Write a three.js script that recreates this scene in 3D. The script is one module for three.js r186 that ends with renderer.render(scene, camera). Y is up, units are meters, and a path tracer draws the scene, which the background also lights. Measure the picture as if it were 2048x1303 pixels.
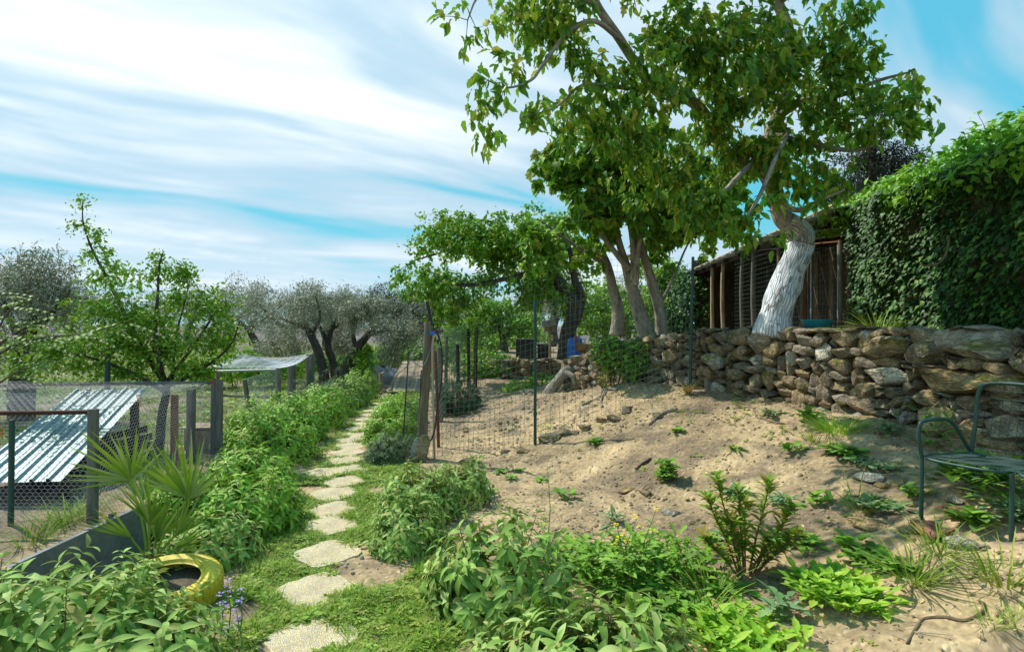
import * as THREE from 'three';
import { mergeGeometries, mergeVertices, toCreasedNormals } from 'three/addons/utils/BufferGeometryUtils.js';

/* ------------------------------------------------ camera, sky, sun, exposure */
const scene = new THREE.Scene();
const camera = new THREE.PerspectiveCamera(60, 1024 / 651, 0.05, 2000);
camera.position.set(0, 1.65, 0);
camera.lookAt(0, 1.65, -10);
const renderer = new THREE.WebGLRenderer({ antialias: true });
renderer.toneMapping = THREE.LinearToneMapping;
renderer.toneMappingExposure = 1.88;
renderer.shadowMap.enabled = true;
const SUN_DIR = new THREE.Vector3(-0.50, 0.74, -0.45).normalize();
const sun = new THREE.DirectionalLight(new THREE.Color().setRGB(1, 0.955, 0.87), 3.1);
sun.position.copy(SUN_DIR).multiplyScalar(60); sun.target.position.set(0, 0, -8);
sun.castShadow = true; sun.shadow.mapSize.set(4096, 4096);
Object.assign(sun.shadow.camera, { left: -22, right: 22, top: 22, bottom: -22, near: 1, far: 140 });
scene.add(sun, sun.target);

/* ------------------------------------------------ noise and random numbers */
function rng(seed) { let a = seed >>> 0; return () => { a = (a + 0x6d2b79f5) | 0; let t = Math.imul(a ^ (a >>> 15), 1 | a); t = (t + Math.imul(t ^ (t >>> 7), 61 | t)) ^ t; return ((t ^ (t >>> 14)) >>> 0) / 4294967296; }; }
const hash = (x, y, z = 0) => { let h = Math.imul(x | 0, 374761393) ^ Math.imul(y | 0, 668265263) ^ Math.imul(z | 0, 2147483647 - 1013904223); h = Math.imul(h ^ (h >>> 13), 1274126177); h ^= h >>> 16; return (h >>> 0) / 4294967296; };
const sm = (t) => t * t * (3 - 2 * t), lerp = (a, b, t) => a + (b - a) * t, clamp = (x, a = 0, b = 1) => Math.min(b, Math.max(a, x));
const sstep = (a, b, x) => sm(clamp((x - a) / (b - a)));
function vn(x, y, px = 0, py = 0) {                                   // value noise, periodic when px, py are given
  const xi = Math.floor(x), yi = Math.floor(y), fx = sm(x - xi), fy = sm(y - yi);
  const w = (i, p) => (p ? ((i % p) + p) % p : i);
  const a = hash(w(xi, px), w(yi, py)), b = hash(w(xi + 1, px), w(yi, py)), c = hash(w(xi, px), w(yi + 1, py)), d = hash(w(xi + 1, px), w(yi + 1, py));
  return lerp(lerp(a, b, fx), lerp(c, d, fx), fy);
}
function fbm(x, y, n = 4, p = 0, q = p) { let s = 0, a = 0.5, t = 0; for (let i = 0; i < n; i++) { s += a * vn(x + i * 17 * (p ? 0 : 1), y, p, q); t += a; a *= 0.5; x *= 2; y *= 2; p *= 2; q *= 2; } return s / t; }
function vn3(x, y, z) { const zi = Math.floor(z), f = sm(z - zi); return lerp(vn(x + zi * 31.7, y + zi * 17.3), vn(x + (zi + 1) * 31.7, y + (zi + 1) * 17.3), f); }
function interp(xs, ys, x) { if (x <= xs[0]) return ys[0]; for (let i = 1; i < xs.length; i++) if (x <= xs[i]) return lerp(ys[i - 1], ys[i], (x - xs[i - 1]) / (xs[i] - xs[i - 1])); return ys[ys.length - 1]; }

/* ------------------------------------------------ sky: air and thin streaked cloud */
{
  const W = 2048, H = 1024, data = new Float32Array(W * H * 4);
  for (let j = 0; j < H; j++) {
    const el = ((j + 0.5) / H - 0.5) * Math.PI, y = Math.sin(el), cy = Math.cos(el);
    for (let i = 0; i < W; i++) {
      const az = ((i + 0.5) / W - 0.5) * 2 * Math.PI, x = Math.cos(az) * cy, z = Math.sin(az) * cy;
      const k = 1 / (Math.max(y, 0) + 0.13), u = x * k, v = z * k;
      const uu = 0.80 * u - 0.60 * v, vv = 0.60 * u + 0.80 * v;            // streaks run along uu
      const warp = fbm(uu * 0.5 + 9, vv * 0.8 + 4, 3) - 0.5;
      const c = fbm(uu * 0.34 + 53.9, vv * 1.5 + warp * 1.9 + 17.3, 6), fine = fbm(uu * 1.3 + 20, vv * 4.2 + warp * 4.0, 5), big = fbm(uu * 0.16 + 41, vv * 0.42 + 13, 3);
      const m = c * 0.72 + fine * 0.26 + big * 0.16 - 0.612;                 // about -0.25..0.25
      const cov = 0.05 + 0.95 * sstep(-0.19, -0.02, m), wisp = fbm(uu * 4 + 7 + warp * 6, vv * 11 + warp * 9, 5) - 0.5, t = clamp(0.78 * sstep(-0.06, 0.24, m) + 0.55 * wisp * sstep(-0.12, 0.05, m));
      const h = Math.pow(1 - clamp(y), 3.0), air = [lerp(0.085, 0.14, h), lerp(0.46, 0.63, h), lerp(0.70, 0.76, h)];
      const cloud = [lerp(0.46, 1.05, t), lerp(0.65, 1.07, t), lerp(0.78, 1.10, t)];
      const hz = sstep(0.20, 0.02, y), o = 4 * (j * W + i);
      const sd = clamp(x * SUN_DIR.x + y * SUN_DIR.y + z * SUN_DIR.z), glow = 0.15 * Math.pow(sd, 4);
      for (let q = 0; q < 3; q++) { let s = lerp(air[q], cloud[q], cov); s = lerp(s, [0.70, 0.83, 0.92][q], hz * 0.45); data[o + q] = (y < -0.02 ? 0.25 : s) * (1 + glow) * 0.60; }
      data[o + 3] = 1;
    }
  }
  const sky = new THREE.DataTexture(data, W, H, THREE.RGBAFormat, THREE.FloatType);
  sky.mapping = THREE.EquirectangularReflectionMapping; sky.magFilter = sky.minFilter = THREE.LinearFilter; sky.wrapS = THREE.RepeatWrapping; sky.needsUpdate = true;
  scene.background = sky; scene.environment = sky;
}

/* ------------------------------------------------ helpers */
const V = (x, y, z) => new THREE.Vector3(x, y, z);
const F = 1128.5;                                                      // photograph pixels per unit of slope
const at = (px, py, d) => V((px - 1024) / F * d, 1.65 - (py - 651.5) / F * d, -d);
const taken = {};
function numbered(n) { taken[n] = (taken[n] || 0) + 1; return taken[n] === 1 ? n : n + '_' + String(taken[n] - 1).padStart(3, '0'); }
function shadow(o) { o.castShadow = true; o.receiveShadow = true; return o; }
function thing(name, label, category, p = [0, 0, 0], group) {
  const o = new THREE.Group(); o.name = numbered(name); o.position.set(...(p.isVector3 ? p.toArray() : p)); scene.add(o);
  o.userData = { label, category, kind: 'thing' }; if (group) o.userData.group = group; return o;
}
function part(name, geo, mat, parent) { const m = shadow(new THREE.Mesh(geo, mat)); m.name = name; parent.add(m); return m; }
function partW(name, geo, mat, parent) { geo.translate(-parent.position.x, -parent.position.y, -parent.position.z); return part(name, geo, mat, parent); }   // geometry given in world metres
function struct(name, geo, mat) { const m = part(name, geo, mat, scene); m.name = numbered(name); m.userData.kind = 'structure'; return m; }
function solo(name, geo, mat, label, category, group, pos) { const m = part(numbered(name), geo, mat, scene); m.userData = { label, category, kind: 'thing' }; if (group) m.userData.group = group; if (pos) m.position.copy(pos); return m; }
const merge = (l) => mergeGeometries(l.map((g) => { const q = g.index ? g.toNonIndexed() : g; for (const k of Object.keys(q.attributes)) if (!['position', 'normal', 'uv'].includes(k)) q.deleteAttribute(k); return q; }));
function box(w, h, d, x = 0, y = 0, z = 0, ry = 0, rx = 0, rz = 0) { const g = new THREE.BoxGeometry(w, h, d); const p = g.attributes.position, n = g.attributes.normal, uv = g.attributes.uv; for (let i = 0; i < p.count; i++) { const a = [p.getX(i), p.getY(i), p.getZ(i)]; const ax = Math.abs(n.getX(i)) > 0.5 ? [a[2], a[1]] : Math.abs(n.getY(i)) > 0.5 ? [a[0], a[2]] : [a[0], a[1]]; uv.setXY(i, ax[0], ax[1]); } if (rz) g.rotateZ(rz); if (rx) g.rotateX(rx); if (ry) g.rotateY(ry); g.translate(x, y, z); return g; }
function smooth(pts, n = 5) {                                          // [x,y,z,r] points to a fine polyline
  if (pts.length < 3) return pts; const c = new THREE.CatmullRomCurve3(pts.map((p) => V(p[0], p[1], p[2])), false, 'centripetal'); const N = (pts.length - 1) * n, out = [];
  for (let i = 0; i <= N; i++) { const t = i / N, q = c.getPoint(t), f = t * (pts.length - 1), k = Math.min(pts.length - 2, Math.floor(f)); out.push([q.x, q.y, q.z, lerp(pts[k][3], pts[k + 1][3], f - k)]); }
  return out;
}
function tube(pts, sides = 8, wob = 0, cap = true) {                   // swept tube, uv in metres
  const P = [], N = [], U = [], I = []; let len = 0, nrm = null; const n = pts.length;
  for (let i = 0; i < n; i++) {
    const p = V(...pts[i]), a = V(...pts[Math.max(0, i - 1)]), b = V(...pts[Math.min(n - 1, i + 1)]), t = b.sub(a).normalize();
    if (!nrm) nrm = Math.abs(t.y) > 0.9 ? V(1, 0, 0) : V(0, 1, 0);
    nrm = nrm.sub(t.clone().multiplyScalar(nrm.dot(t))).normalize(); const bi = t.clone().cross(nrm);
    if (i) len += p.distanceTo(V(...pts[i - 1]));
    for (let k = 0; k <= sides; k++) {
      const an = k / sides * 2 * Math.PI, c = Math.cos(an), s = Math.sin(an); const r = pts[i][3] * (1 + wob * ((vn3(Math.cos(an) * 1.7 + 5, Math.sin(an) * 1.7 + 5, len * 3.5 + p.x * 7) - 0.5) * 2 + (sides > 30 ? 0.9 * Math.abs(vn3(Math.cos(an) * 4 + 9, Math.sin(an) * 4 + 5, len * 7) - 0.5) + 0.5 * (vn3(Math.cos(an) * 8 + 2, Math.sin(an) * 8 + 5, len * 9) - 0.5) : 0)));
      const d = nrm.clone().multiplyScalar(c).addScaledVector(bi, s); P.push(p.x + d.x * r, p.y + d.y * r, p.z + d.z * r); N.push(d.x, d.y, d.z); U.push(k / sides * 2 * Math.PI * Math.max(0.01, pts[0][3]), len);
    }
  }
  for (let i = 0; i < n - 1; i++) for (let k = 0; k < sides; k++) { const a = i * (sides + 1) + k, b = a + sides + 1; I.push(a, a + 1, b, a + 1, b + 1, b); }
  if (cap) for (const [i, f] of [[0, 1], [n - 1, 0]]) { const c = P.length / 3; P.push(pts[i][0], pts[i][1], pts[i][2]); const t = V(...pts[i]).sub(V(...pts[i ? i - 1 : 1])).normalize(); N.push(t.x, t.y, t.z); U.push(0, 0); for (let k = 0; k < sides; k++) { const a = i * (sides + 1) + k; f ? I.push(a + 1, a, c) : I.push(a, a + 1, c); } }
  const g = new THREE.BufferGeometry(); g.setAttribute('position', new THREE.Float32BufferAttribute(P, 3)); g.setAttribute('normal', new THREE.Float32BufferAttribute(N, 3)); g.setAttribute('uv', new THREE.Float32BufferAttribute(U, 2)); g.setIndex(I);
  if (wob) g.computeVertexNormals(); return g;
}
const rod = (a, b, r, r2 = r, sides = 6) => tube([[a.x, a.y, a.z, r], [b.x, b.y, b.z, r2]], sides);
function wires(segs, r) {                                              // many thin three-sided wires in one geometry; segs = [[a,b],...]
  const P = [], I = []; const up = V(0.31, 0.87, 0.38);
  for (const [a, b] of segs) { const t = b.clone().sub(a).normalize(), n = up.clone().cross(t).normalize(), m = t.clone().cross(n), o = P.length / 3; for (const q of [a, b]) for (let k = 0; k < 3; k++) { const c = Math.cos(k * 2.094) * r, s = Math.sin(k * 2.094) * r; P.push(q.x + n.x * c + m.x * s, q.y + n.y * c + m.y * s, q.z + n.z * c + m.z * s); } for (let k = 0; k < 3; k++) { const l = (k + 1) % 3; I.push(o + k, o + l, o + 3 + k, o + l, o + 3 + l, o + 3 + k); } }
  const g = new THREE.BufferGeometry(); g.setAttribute('position', new THREE.Float32BufferAttribute(P, 3)); g.setAttribute('uv', new THREE.Float32BufferAttribute(new Float32Array(P.length / 3 * 2), 2)); g.setIndex(I); g.computeVertexNormals(); return g;
}
/* textures */
function tex(W, H, fn, srgb, rx = 1, ry = rx) {
  const d = new Uint8Array(W * H * 4);
  for (let j = 0; j < H; j++) for (let i = 0; i < W; i++) { const c = fn(i / W, j / H), o = 4 * (j * W + i); for (let q = 0; q < 3; q++) d[o + q] = clamp(Array.isArray(c) ? c[q] : c) * 255; d[o + 3] = 255; }
  const t = new THREE.DataTexture(d, W, H); t.wrapS = t.wrapT = THREE.RepeatWrapping; t.magFilter = THREE.LinearFilter; t.minFilter = THREE.LinearMipmapLinearFilter; t.generateMipmaps = true; t.repeat.set(rx, ry); if (srgb) t.colorSpace = THREE.SRGBColorSpace; t.needsUpdate = true; return t;
}
function cells(u, v, n, jit = 0.9) { const x = u * n, y = v * n, xi = Math.floor(x), yi = Math.floor(y); let d1 = 9, d2 = 9, id = 0; for (let a = -1; a <= 1; a++) for (let b = -1; b <= 1; b++) { const cx = ((xi + a) % n + n) % n, cy = ((yi + b) % n + n) % n; const px = xi + a + 0.5 + (hash(cx, cy, 1) - 0.5) * jit, py = yi + b + 0.5 + (hash(cx, cy, 2) - 0.5) * jit; const d = Math.hypot(px - x, py - y); if (d < d1) { d2 = d1; d1 = d; id = hash(cx, cy, 3); } else if (d < d2) d2 = d; } return [d1, d2, id]; }
const lin = (r, g, b) => new THREE.Color().setRGB(r, g, b);
const std = (c, rough = 0.9, extra = {}) => new THREE.MeshStandardMaterial({ color: lin(...c), roughness: rough, side: THREE.DoubleSide, ...extra });
const T = {};
T.soil = tex(1024, 1024, (u, v) => { const f = fbm(u * 8, v * 8, 5, 8), g = fbm(u * 90, v * 90, 2, 90), [d, , id] = cells(u, v, 46); const peb = d < 0.14 + id * 0.16 && id > 0.8 ? 0.2 * (id - 0.35) : 0; const k = 0.62 + 0.34 * f + 0.28 * (g - 0.5) + peb; return [k, k * 0.985, k * 0.955]; }, true, 0.7);
T.soilB = tex(1024, 1024, (u, v) => { const f = fbm(u * 14, v * 14, 5, 14), g = fbm(u * 110, v * 110, 2, 110), [d, , id] = cells(u, v, 46); const peb = id > 0.8 ? Math.max(0, 0.36 - d) * 1.3 : 0; return 0.25 + 0.4 * f + 0.2 * g + peb; }, false, 0.7);
T.rock = tex(1024, 1024, (u, v) => { const f = fbm(u * 6, v * 6, 6, 6), g = fbm(u * 70, v * 70, 3, 70), m = sstep(0.56, 0.70, fbm(u * 5 + 3, v * 5, 5, 5)), l = sstep(0.60, 0.66, fbm(u * 22 + 1, v * 22, 4, 22)); let k = 0.46 + 0.5 * f + 0.35 * (g - 0.5); let c = [k, k * 0.98, k * 0.94]; c = [lerp(c[0], 0.62 * k + 0.1, m), lerp(c[1], 0.66 * k + 0.12, m), lerp(c[2], 0.42 * k + 0.05, m)]; return [lerp(c[0], 0.95, l * 0.55), lerp(c[1], 0.95, l * 0.55), lerp(c[2], 0.9, l * 0.5)]; }, true, 1.1);
T.rockB = tex(1024, 1024, (u, v) => { const f = fbm(u * 10, v * 10, 6, 10), g = fbm(u * 60, v * 60, 3, 60); return 0.75 * f + 0.3 * g; }, false, 1.1);
T.bark = tex(512, 512, (u, v) => { const f = fbm(u * 14, v * 5, 5, 14, 5), g = fbm(u * 60, v * 30, 2, 60, 30); const k = 0.5 + 0.5 * f + 0.25 * (g - 0.5); return [k, k * 0.97, k * 0.93]; }, true, 1.6);
T.barkB = tex(512, 512, (u, v) => 0.8 * fbm(u * 16, v * 5, 5, 16, 5) + 0.2 * fbm(u * 50, v * 40, 2, 50, 40), false, 1.6);
T.wood = tex(512, 512, (u, v) => { const f = fbm(u * 50, v * 4, 4, 50, 4), g = fbm(u * 6, v * 3, 3, 6, 3), k = 0.55 + 0.42 * f + 0.25 * (g - 0.5); return [k, k * 0.97, k * 0.92]; }, true, 1.4);
T.woodB = tex(512, 512, (u, v) => fbm(u * 50, v * 3, 4, 50, 3), false, 1.4);
T.agg = tex(1024, 1024, (u, v) => { const [d, e, id] = cells(u, v, 64), k = (e - d) < 0.11 ? 0.62 : 0.86 + 0.2 * (id - 0.4), s = 0.9 + 0.2 * fbm(u * 5, v * 5, 4, 5); return [k * s, k * s * (0.97 - 0.05 * (id > 0.6)), k * s * (0.87 - 0.13 * (id > 0.6))]; }, true, 1.35);
T.aggB = tex(1024, 1024, (u, v) => { const [d, e] = cells(u, v, 64); return clamp((e - d) * 1.6); }, false, 1.35);
T.metal = tex(512, 512, (u, v) => { const f = fbm(u * 5, v * 5, 5, 5), g = fbm(u * 40, v * 40, 3, 40); return 0.72 + 0.3 * f + 0.16 * (g - 0.5); }, true, 1);
function cells2(u, v, nx, ny) { const x = u * nx, y = v * ny, xi = Math.floor(x), yi = Math.floor(y); let d1 = 9, d2 = 9, id = 0; for (let a = -1; a <= 1; a++) for (let b = -1; b <= 1; b++) { const cx = ((xi + a) % nx + nx) % nx, cy = ((yi + b) % ny + ny) % ny; const d = Math.hypot(xi + a + 0.5 + (hash(cx, cy, 1) - 0.5) * 0.9 - x, yi + b + 0.5 + (hash(cx, cy, 2) - 0.5) * 0.9 - y); if (d < d1) { d2 = d1; d1 = d; id = hash(cx, cy, 3); } else if (d < d2) d2 = d; } return [d1, d2, id]; }
const plates = (u, v) => { const wu = u + 0.03 * (fbm(u * 6, v * 6, 3, 6) - 0.5), wv = v + 0.06 * (fbm(u * 6 + 3, v * 6, 3, 6) - 0.5) + u; const [d, e, id] = cells2(wu, wv, 24, 5); return [e - d, id]; };
T.wash = tex(1024, 1024, (u, v) => { const [e, id] = plates(u, v), f = fbm(u * 9, v * 5, 5, 9, 5), g = fbm(u * 5 + 2, v * 5, 4, 5), worn = 0.7 * sstep(0.08, 0.01, e) * sstep(0.50, 0.62, g + 0.3 * (id - 0.5)) + 0.45 * sstep(0.60, 0.68, fbm(u * 12 + 4, v * 9, 5, 12, 9)); const k = 0.84 + 0.18 * f + 0.05 * (id - 0.5); return [lerp(k, 0.42, worn), lerp(k, 0.39, worn), lerp(k, 0.35, worn)]; }, true, 1.0, 1.0);
T.washB = tex(1024, 1024, (u, v) => { const [e, id] = plates(u, v); return clamp(sstep(0.0, 0.3, e) * (0.4 + 0.3 * id) + 0.35 * fbm(u * 16, v * 8, 5, 16, 8)); }, false, 1.0, 1.0);
T.rust = tex(256, 256, (u, v) => { const f = fbm(u * 8, v * 8, 5, 8); return [0.55 + 0.4 * f, 0.5 + 0.35 * f, 0.45 + 0.35 * f]; }, true, 2);
const M = {
  soil: new THREE.MeshStandardMaterial({ color: 0xffffff, vertexColors: true, roughness: 1, map: T.soil, bumpMap: T.soilB, bumpScale: 0.022 }),
  agg: std([0.90, 0.84, 0.73], 0.9, { map: T.agg, bumpMap: T.aggB, bumpScale: 0.004 }),
  bark: std([0.20, 0.17, 0.13], 0.95, { map: T.bark, bumpMap: T.barkB, bumpScale: 0.03 }),
  barkPale: std([0.50, 0.46, 0.40], 0.95, { map: T.bark, bumpMap: T.barkB, bumpScale: 0.02 }),
  barkDark: std([0.125, 0.108, 0.088], 0.95, { map: T.bark, bumpMap: T.barkB, bumpScale: 0.03 }),
  wash: std([0.74, 0.78, 0.82], 0.9, { map: T.wash, bumpMap: T.washB, bumpScale: 0.035 }),
  washWorn: std([0.86, 0.83, 0.78], 0.95, { map: T.bark, bumpMap: T.washB, bumpScale: 0.05 }),
  wood: std([0.30, 0.25, 0.19], 0.9, { map: T.wood, bumpMap: T.woodB, bumpScale: 0.004 }),
  woodGrey: std([0.27, 0.26, 0.25], 0.9, { map: T.wood, bumpMap: T.woodB, bumpScale: 0.004 }),
  woodWarm: std([0.60, 0.46, 0.31], 0.8, { map: T.wood, bumpMap: T.woodB, bumpScale: 0.003 }),
  woodPale: std([0.74, 0.62, 0.47], 0.8, { map: T.wood, bumpMap: T.woodB, bumpScale: 0.003 }),
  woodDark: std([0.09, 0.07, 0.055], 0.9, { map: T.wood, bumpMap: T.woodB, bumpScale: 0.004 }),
  rust: std([0.30, 0.12, 0.06], 0.9, { map: T.rust }),
  rustDark: std([0.13, 0.055, 0.04], 0.9, { map: T.rust }),
  green: std([0.012, 0.055, 0.045], 0.45), greenWire: std([0.13, 0.21, 0.18], 0.5),
  wire: std([0.30, 0.31, 0.33], 0.5), net: std([0.5, 0.52, 0.55], 0.7),
  galv: std([0.55, 0.57, 0.60], 0.5, { metalness: 0.4, map: T.metal }),
  sheet: std([0.27, 0.40, 0.42], 0.5, { metalness: 0.1, map: T.metal }),
  board: std([0.23, 0.245, 0.27], 0.8, { map: T.metal }),
  black: std([0.015, 0.016, 0.018], 0.5), blue: std([0.01, 0.13, 0.52], 0.4), teal: std([0.03, 0.33, 0.40], 0.4),
  hose: std([0.42, 0.33, 0.22], 0.7), pipe: std([0.20, 0.21, 0.25], 0.5),
  tyre: std([0.72, 0.56, 0.03], 0.55, { map: T.metal }), terracotta: std([0.66, 0.29, 0.19], 0.9, { map: T.rock, bumpMap: T.rockB, bumpScale: 0.004 }),
  rope: std([0.42, 0.30, 0.16], 0.95), dead: std([0.33, 0.24, 0.15], 0.95, { map: T.bark }),
};
const ROCKS = [[0.52, 0.40, 0.25], [0.44, 0.36, 0.25], [0.60, 0.45, 0.26], [0.38, 0.32, 0.24], [0.50, 0.43, 0.33]].map((c) => std(c, 0.95, { map: T.rock, bumpMap: T.rockB, bumpScale: 0.06 }));
const ROCK_PALE = std([0.74, 0.69, 0.60], 0.95, { map: T.rock, bumpMap: T.rockB, bumpScale: 0.06 }), ROCK_WARM = std([0.66, 0.46, 0.23], 0.95, { map: T.rock, bumpMap: T.rockB, bumpScale: 0.07 });
function leafMat(c, tr = 0.4, rough = 0.75) { return new THREE.MeshPhysicalMaterial({ color: lin(...c), roughness: rough, transmission: tr, thickness: 0, side: THREE.DoubleSide, specularIntensity: 0.35 }); }

/* ------------------------------------------------ lie of the land: d = metres in front of the camera (-z) */
const WALL = [[4.45, 0.5], [4.3, 2.2], [4.0, 4.3], [3.6, 6.0], [2.75, 7.55], [1.95, 9.0], [1.0, 10.6]];
const EDGE = [...WALL, [1.25, 12.3], [1.15, 14.1], [-0.15, 14.25], [-0.6, 16], [-0.7, 26], [-0.7, 60]];
function toLine(x, d, L) { let best = 1e9, side = 1, bx = 0, bd = 0; for (let i = 0; i < L.length - 1; i++) { const [ax, ad] = L[i], [cx, cd] = L[i + 1], ux = cx - ax, ud = cd - ad, t = clamp(((x - ax) * ux + (d - ad) * ud) / (ux * ux + ud * ud)), qx = ax + ux * t, qd = ad + ud * t, r = Math.hypot(x - qx, d - qd); if (r < best - 1e-9) { best = r; side = Math.sign(ux * (d - ad) - ud * (x - ax)) || 1; bx = qx; bd = qd; } } return [best * side, bx, bd]; }   // positive on the low side
const topH = (d) => interp([6, 8, 9, 10.6, 12.5, 14, 17, 30, 60], [1.6, 1.58, 1.42, 1.0, 0.85, 0.74, 0.8, 0.6, 0.1], d);
const baseH = (d) => interp([1, 2.5, 4.3, 6, 7.7, 9, 10.6, 14, 20], [0.5, 0.62, 0.66, 0.7, 0.8, 0.76, 0.42, 0.36, 0.2], d);
function land(x, d, rough = true) {
  const [s, , bd] = toLine(x, d, EDGE);
  let h;
  if (s < -0.14 && d > 0) { h = topH(d); if (d < 60) h += 0.05 * (vn(x * 1.3, d * 1.3) - 0.5); const far = sstep(40, 60, d); h *= 1 - far; }
  else { const w = 3.1, q = Math.max(0, s) / w, f = 1 - sm(clamp(q)); h = baseH(bd) * Math.pow(f, 1.1) * sstep(50, 25, d); h += 0.10 * (fbm(x * 0.9 + 5, d * 0.9, 3) - 0.5) * sstep(0.4, -0.6, -x - 0.4) * f * 1.5; }
  if (rough) { const pathy = 1; h += pathy * (0.035 * (fbm(x * 3 + 3, d * 3 + 8, 3) - 0.5) + (x > -0.4 && d > 2.6 ? 0.07 * sstep(-0.4, 0.8, x) * (Math.abs(fbm(x * 2.2 + 1, d * 1.5 + 6, 4) - 0.5) - 0.1) * 2 + 0.045 * (fbm(x * 6 + 4, d * 6, 4) - 0.5) * sstep(-0.4, 0.4, x) : 0) + 0.016 * (vn(x * 11, d * 11) - 0.5) + (x > -0.9 && d > 2 ? 0.012 * (vn(x * 23, d * 23) - 0.5) : 0)); }
  h += 0.27 * sstep(-2.78, -2.86, x) * sstep(6.6, 6.0, d) * sstep(-6, -4.5, x) * sstep(2, 2.6, d);            // soil held back by the grey board
  if (d > 60) h -= Math.min(18, (d - 60) * 0.08);
  return h;
}
const ground = (x, d) => V(x, land(x, d), -d);
const PD = [2, 3, 3.7, 4.3, 4.9, 6, 7, 8.1, 9.5, 11, 13.5, 16, 20], PX = [-0.8, -1.07, -1.29, -1.42, -1.58, -1.83, -2.0, -2.2, -2.4, -2.65, -2.9, -3.0, -3.1];
const pathX = (d) => interp(PD, PX, d);
function turf(x, d) {                                                   // 0..1 how much of the ground is grassed
  const n = fbm(x * 1.6 + 11, d * 1.6 + 3, 4), e = x - pathX(d); let k = 0;
  if (d < 14) { k = sstep(-0.62, -0.30, e) * sstep(0.95 + (d < 5 ? 0.1 : 0), 0.55, e); k *= sstep(0.34, 0.46, n + 0.10 * (e > 0)); if (d > 6.2) k *= e < -0.1 ? 0.35 : 1; const bare = Math.hypot((x + 0.95) / 0.34, (d - 3.95) / 0.5); k *= sstep(0.7, 1.15, bare); }
  if (d > 6 && x < -4.2) k = Math.max(k, sstep(-4.2, -4.8, x) * sstep(0.32, 0.5, n) * 0.9);
  if (d > 12 && x < -3.6) k = Math.max(k, sstep(0.28, 0.45, n));
  if (d > 30) k = Math.max(k, sstep(30, 34, d));
  if (x > 3.7 && toLine(x, d, EDGE)[0] < -0.3) k = Math.max(k, sstep(0.46, 0.58, n) * 0.8);
  return k;
}
function axis(lo, hi, step, out, grow) { const a = []; let p = lo, s = step; while (p > -out) { s *= grow; p -= s; a.unshift(p); } for (let x = lo; x <= hi; x += step) a.push(x); p = hi; s = step; while (p < out) { s *= grow; p += s; a.push(p); } return a; }
{
  const xs = axis(-6, 6.4, 0.05, 500, 1.16), ds = axis(1.2, 16, 0.06, 600, 1.14), nx = xs.length, nd = ds.length;
  const P = new Float32Array(nx * nd * 3), U = new Float32Array(nx * nd * 2), C = new Float32Array(nx * nd * 3), I = [];
  for (let j = 0; j < nd; j++) for (let i = 0; i < nx; i++) {
    const x = xs[i], d = ds[j], o = j * nx + i, far = Math.abs(x) > 40 || d > 60 || d < -10;
    P[o * 3] = x; P[o * 3 + 1] = far && d <= 60 ? 0 : land(x, d); P[o * 3 + 2] = -d; U[o * 2] = x * 0.62; U[o * 2 + 1] = d * 0.62;
    const a = fbm(x * 0.7 + 2, d * 0.7 + 9, 4), b = fbm(x * 3.1 + 7, d * 3.1, 4), c2 = fbm(x * 7 + 1, d * 7 + 4, 3);
    let c = [0.60, 0.452, 0.262]; const dk = sstep(0.44, 0.66, a * 0.6 + b * 0.4);
    c = [lerp(c[0], 0.38, dk), lerp(c[1], 0.28, dk), lerp(c[2], 0.17, dk)];
    const humus = sstep(0.54, 0.65, b * 0.55 + c2 * 0.35 + a * 0.1) * 0.8; c = [lerp(c[0], 0.23, humus), lerp(c[1], 0.175, humus), lerp(c[2], 0.12, humus)];
    if (d > 8.0 && x > -1.6) { const k = 0.55 * sstep(8, 9.5, d); c = [lerp(c[0], 0.36, k), lerp(c[1], 0.27, k), lerp(c[2], 0.19, k)]; }
    if (x < -2.8) { const k = 0.7 * sstep(-2.8, -3.2, x); c = [lerp(c[0], 0.27, k), lerp(c[1], 0.215, k), lerp(c[2], 0.16, k)]; }
    const t = turf(x, d) * 0.75; c = [lerp(c[0], 0.14, t), lerp(c[1], 0.16, t), lerp(c[2], 0.055, t)];
    C.set(c, o * 3);
  }
  for (let j = 0; j < nd - 1; j++) for (let i = 0; i < nx - 1; i++) { const a = j * nx + i, b = a + nx; I.push(a, a + 1, b, a + 1, b + 1, b); }
  const g = new THREE.BufferGeometry(); g.setAttribute('position', new THREE.BufferAttribute(P, 3)); g.setAttribute('uv', new THREE.BufferAttribute(U, 2)); g.setAttribute('color', new THREE.BufferAttribute(C, 3)); g.setIndex(I); g.computeVertexNormals();
  struct('ground', g, M.soil);
}

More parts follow.
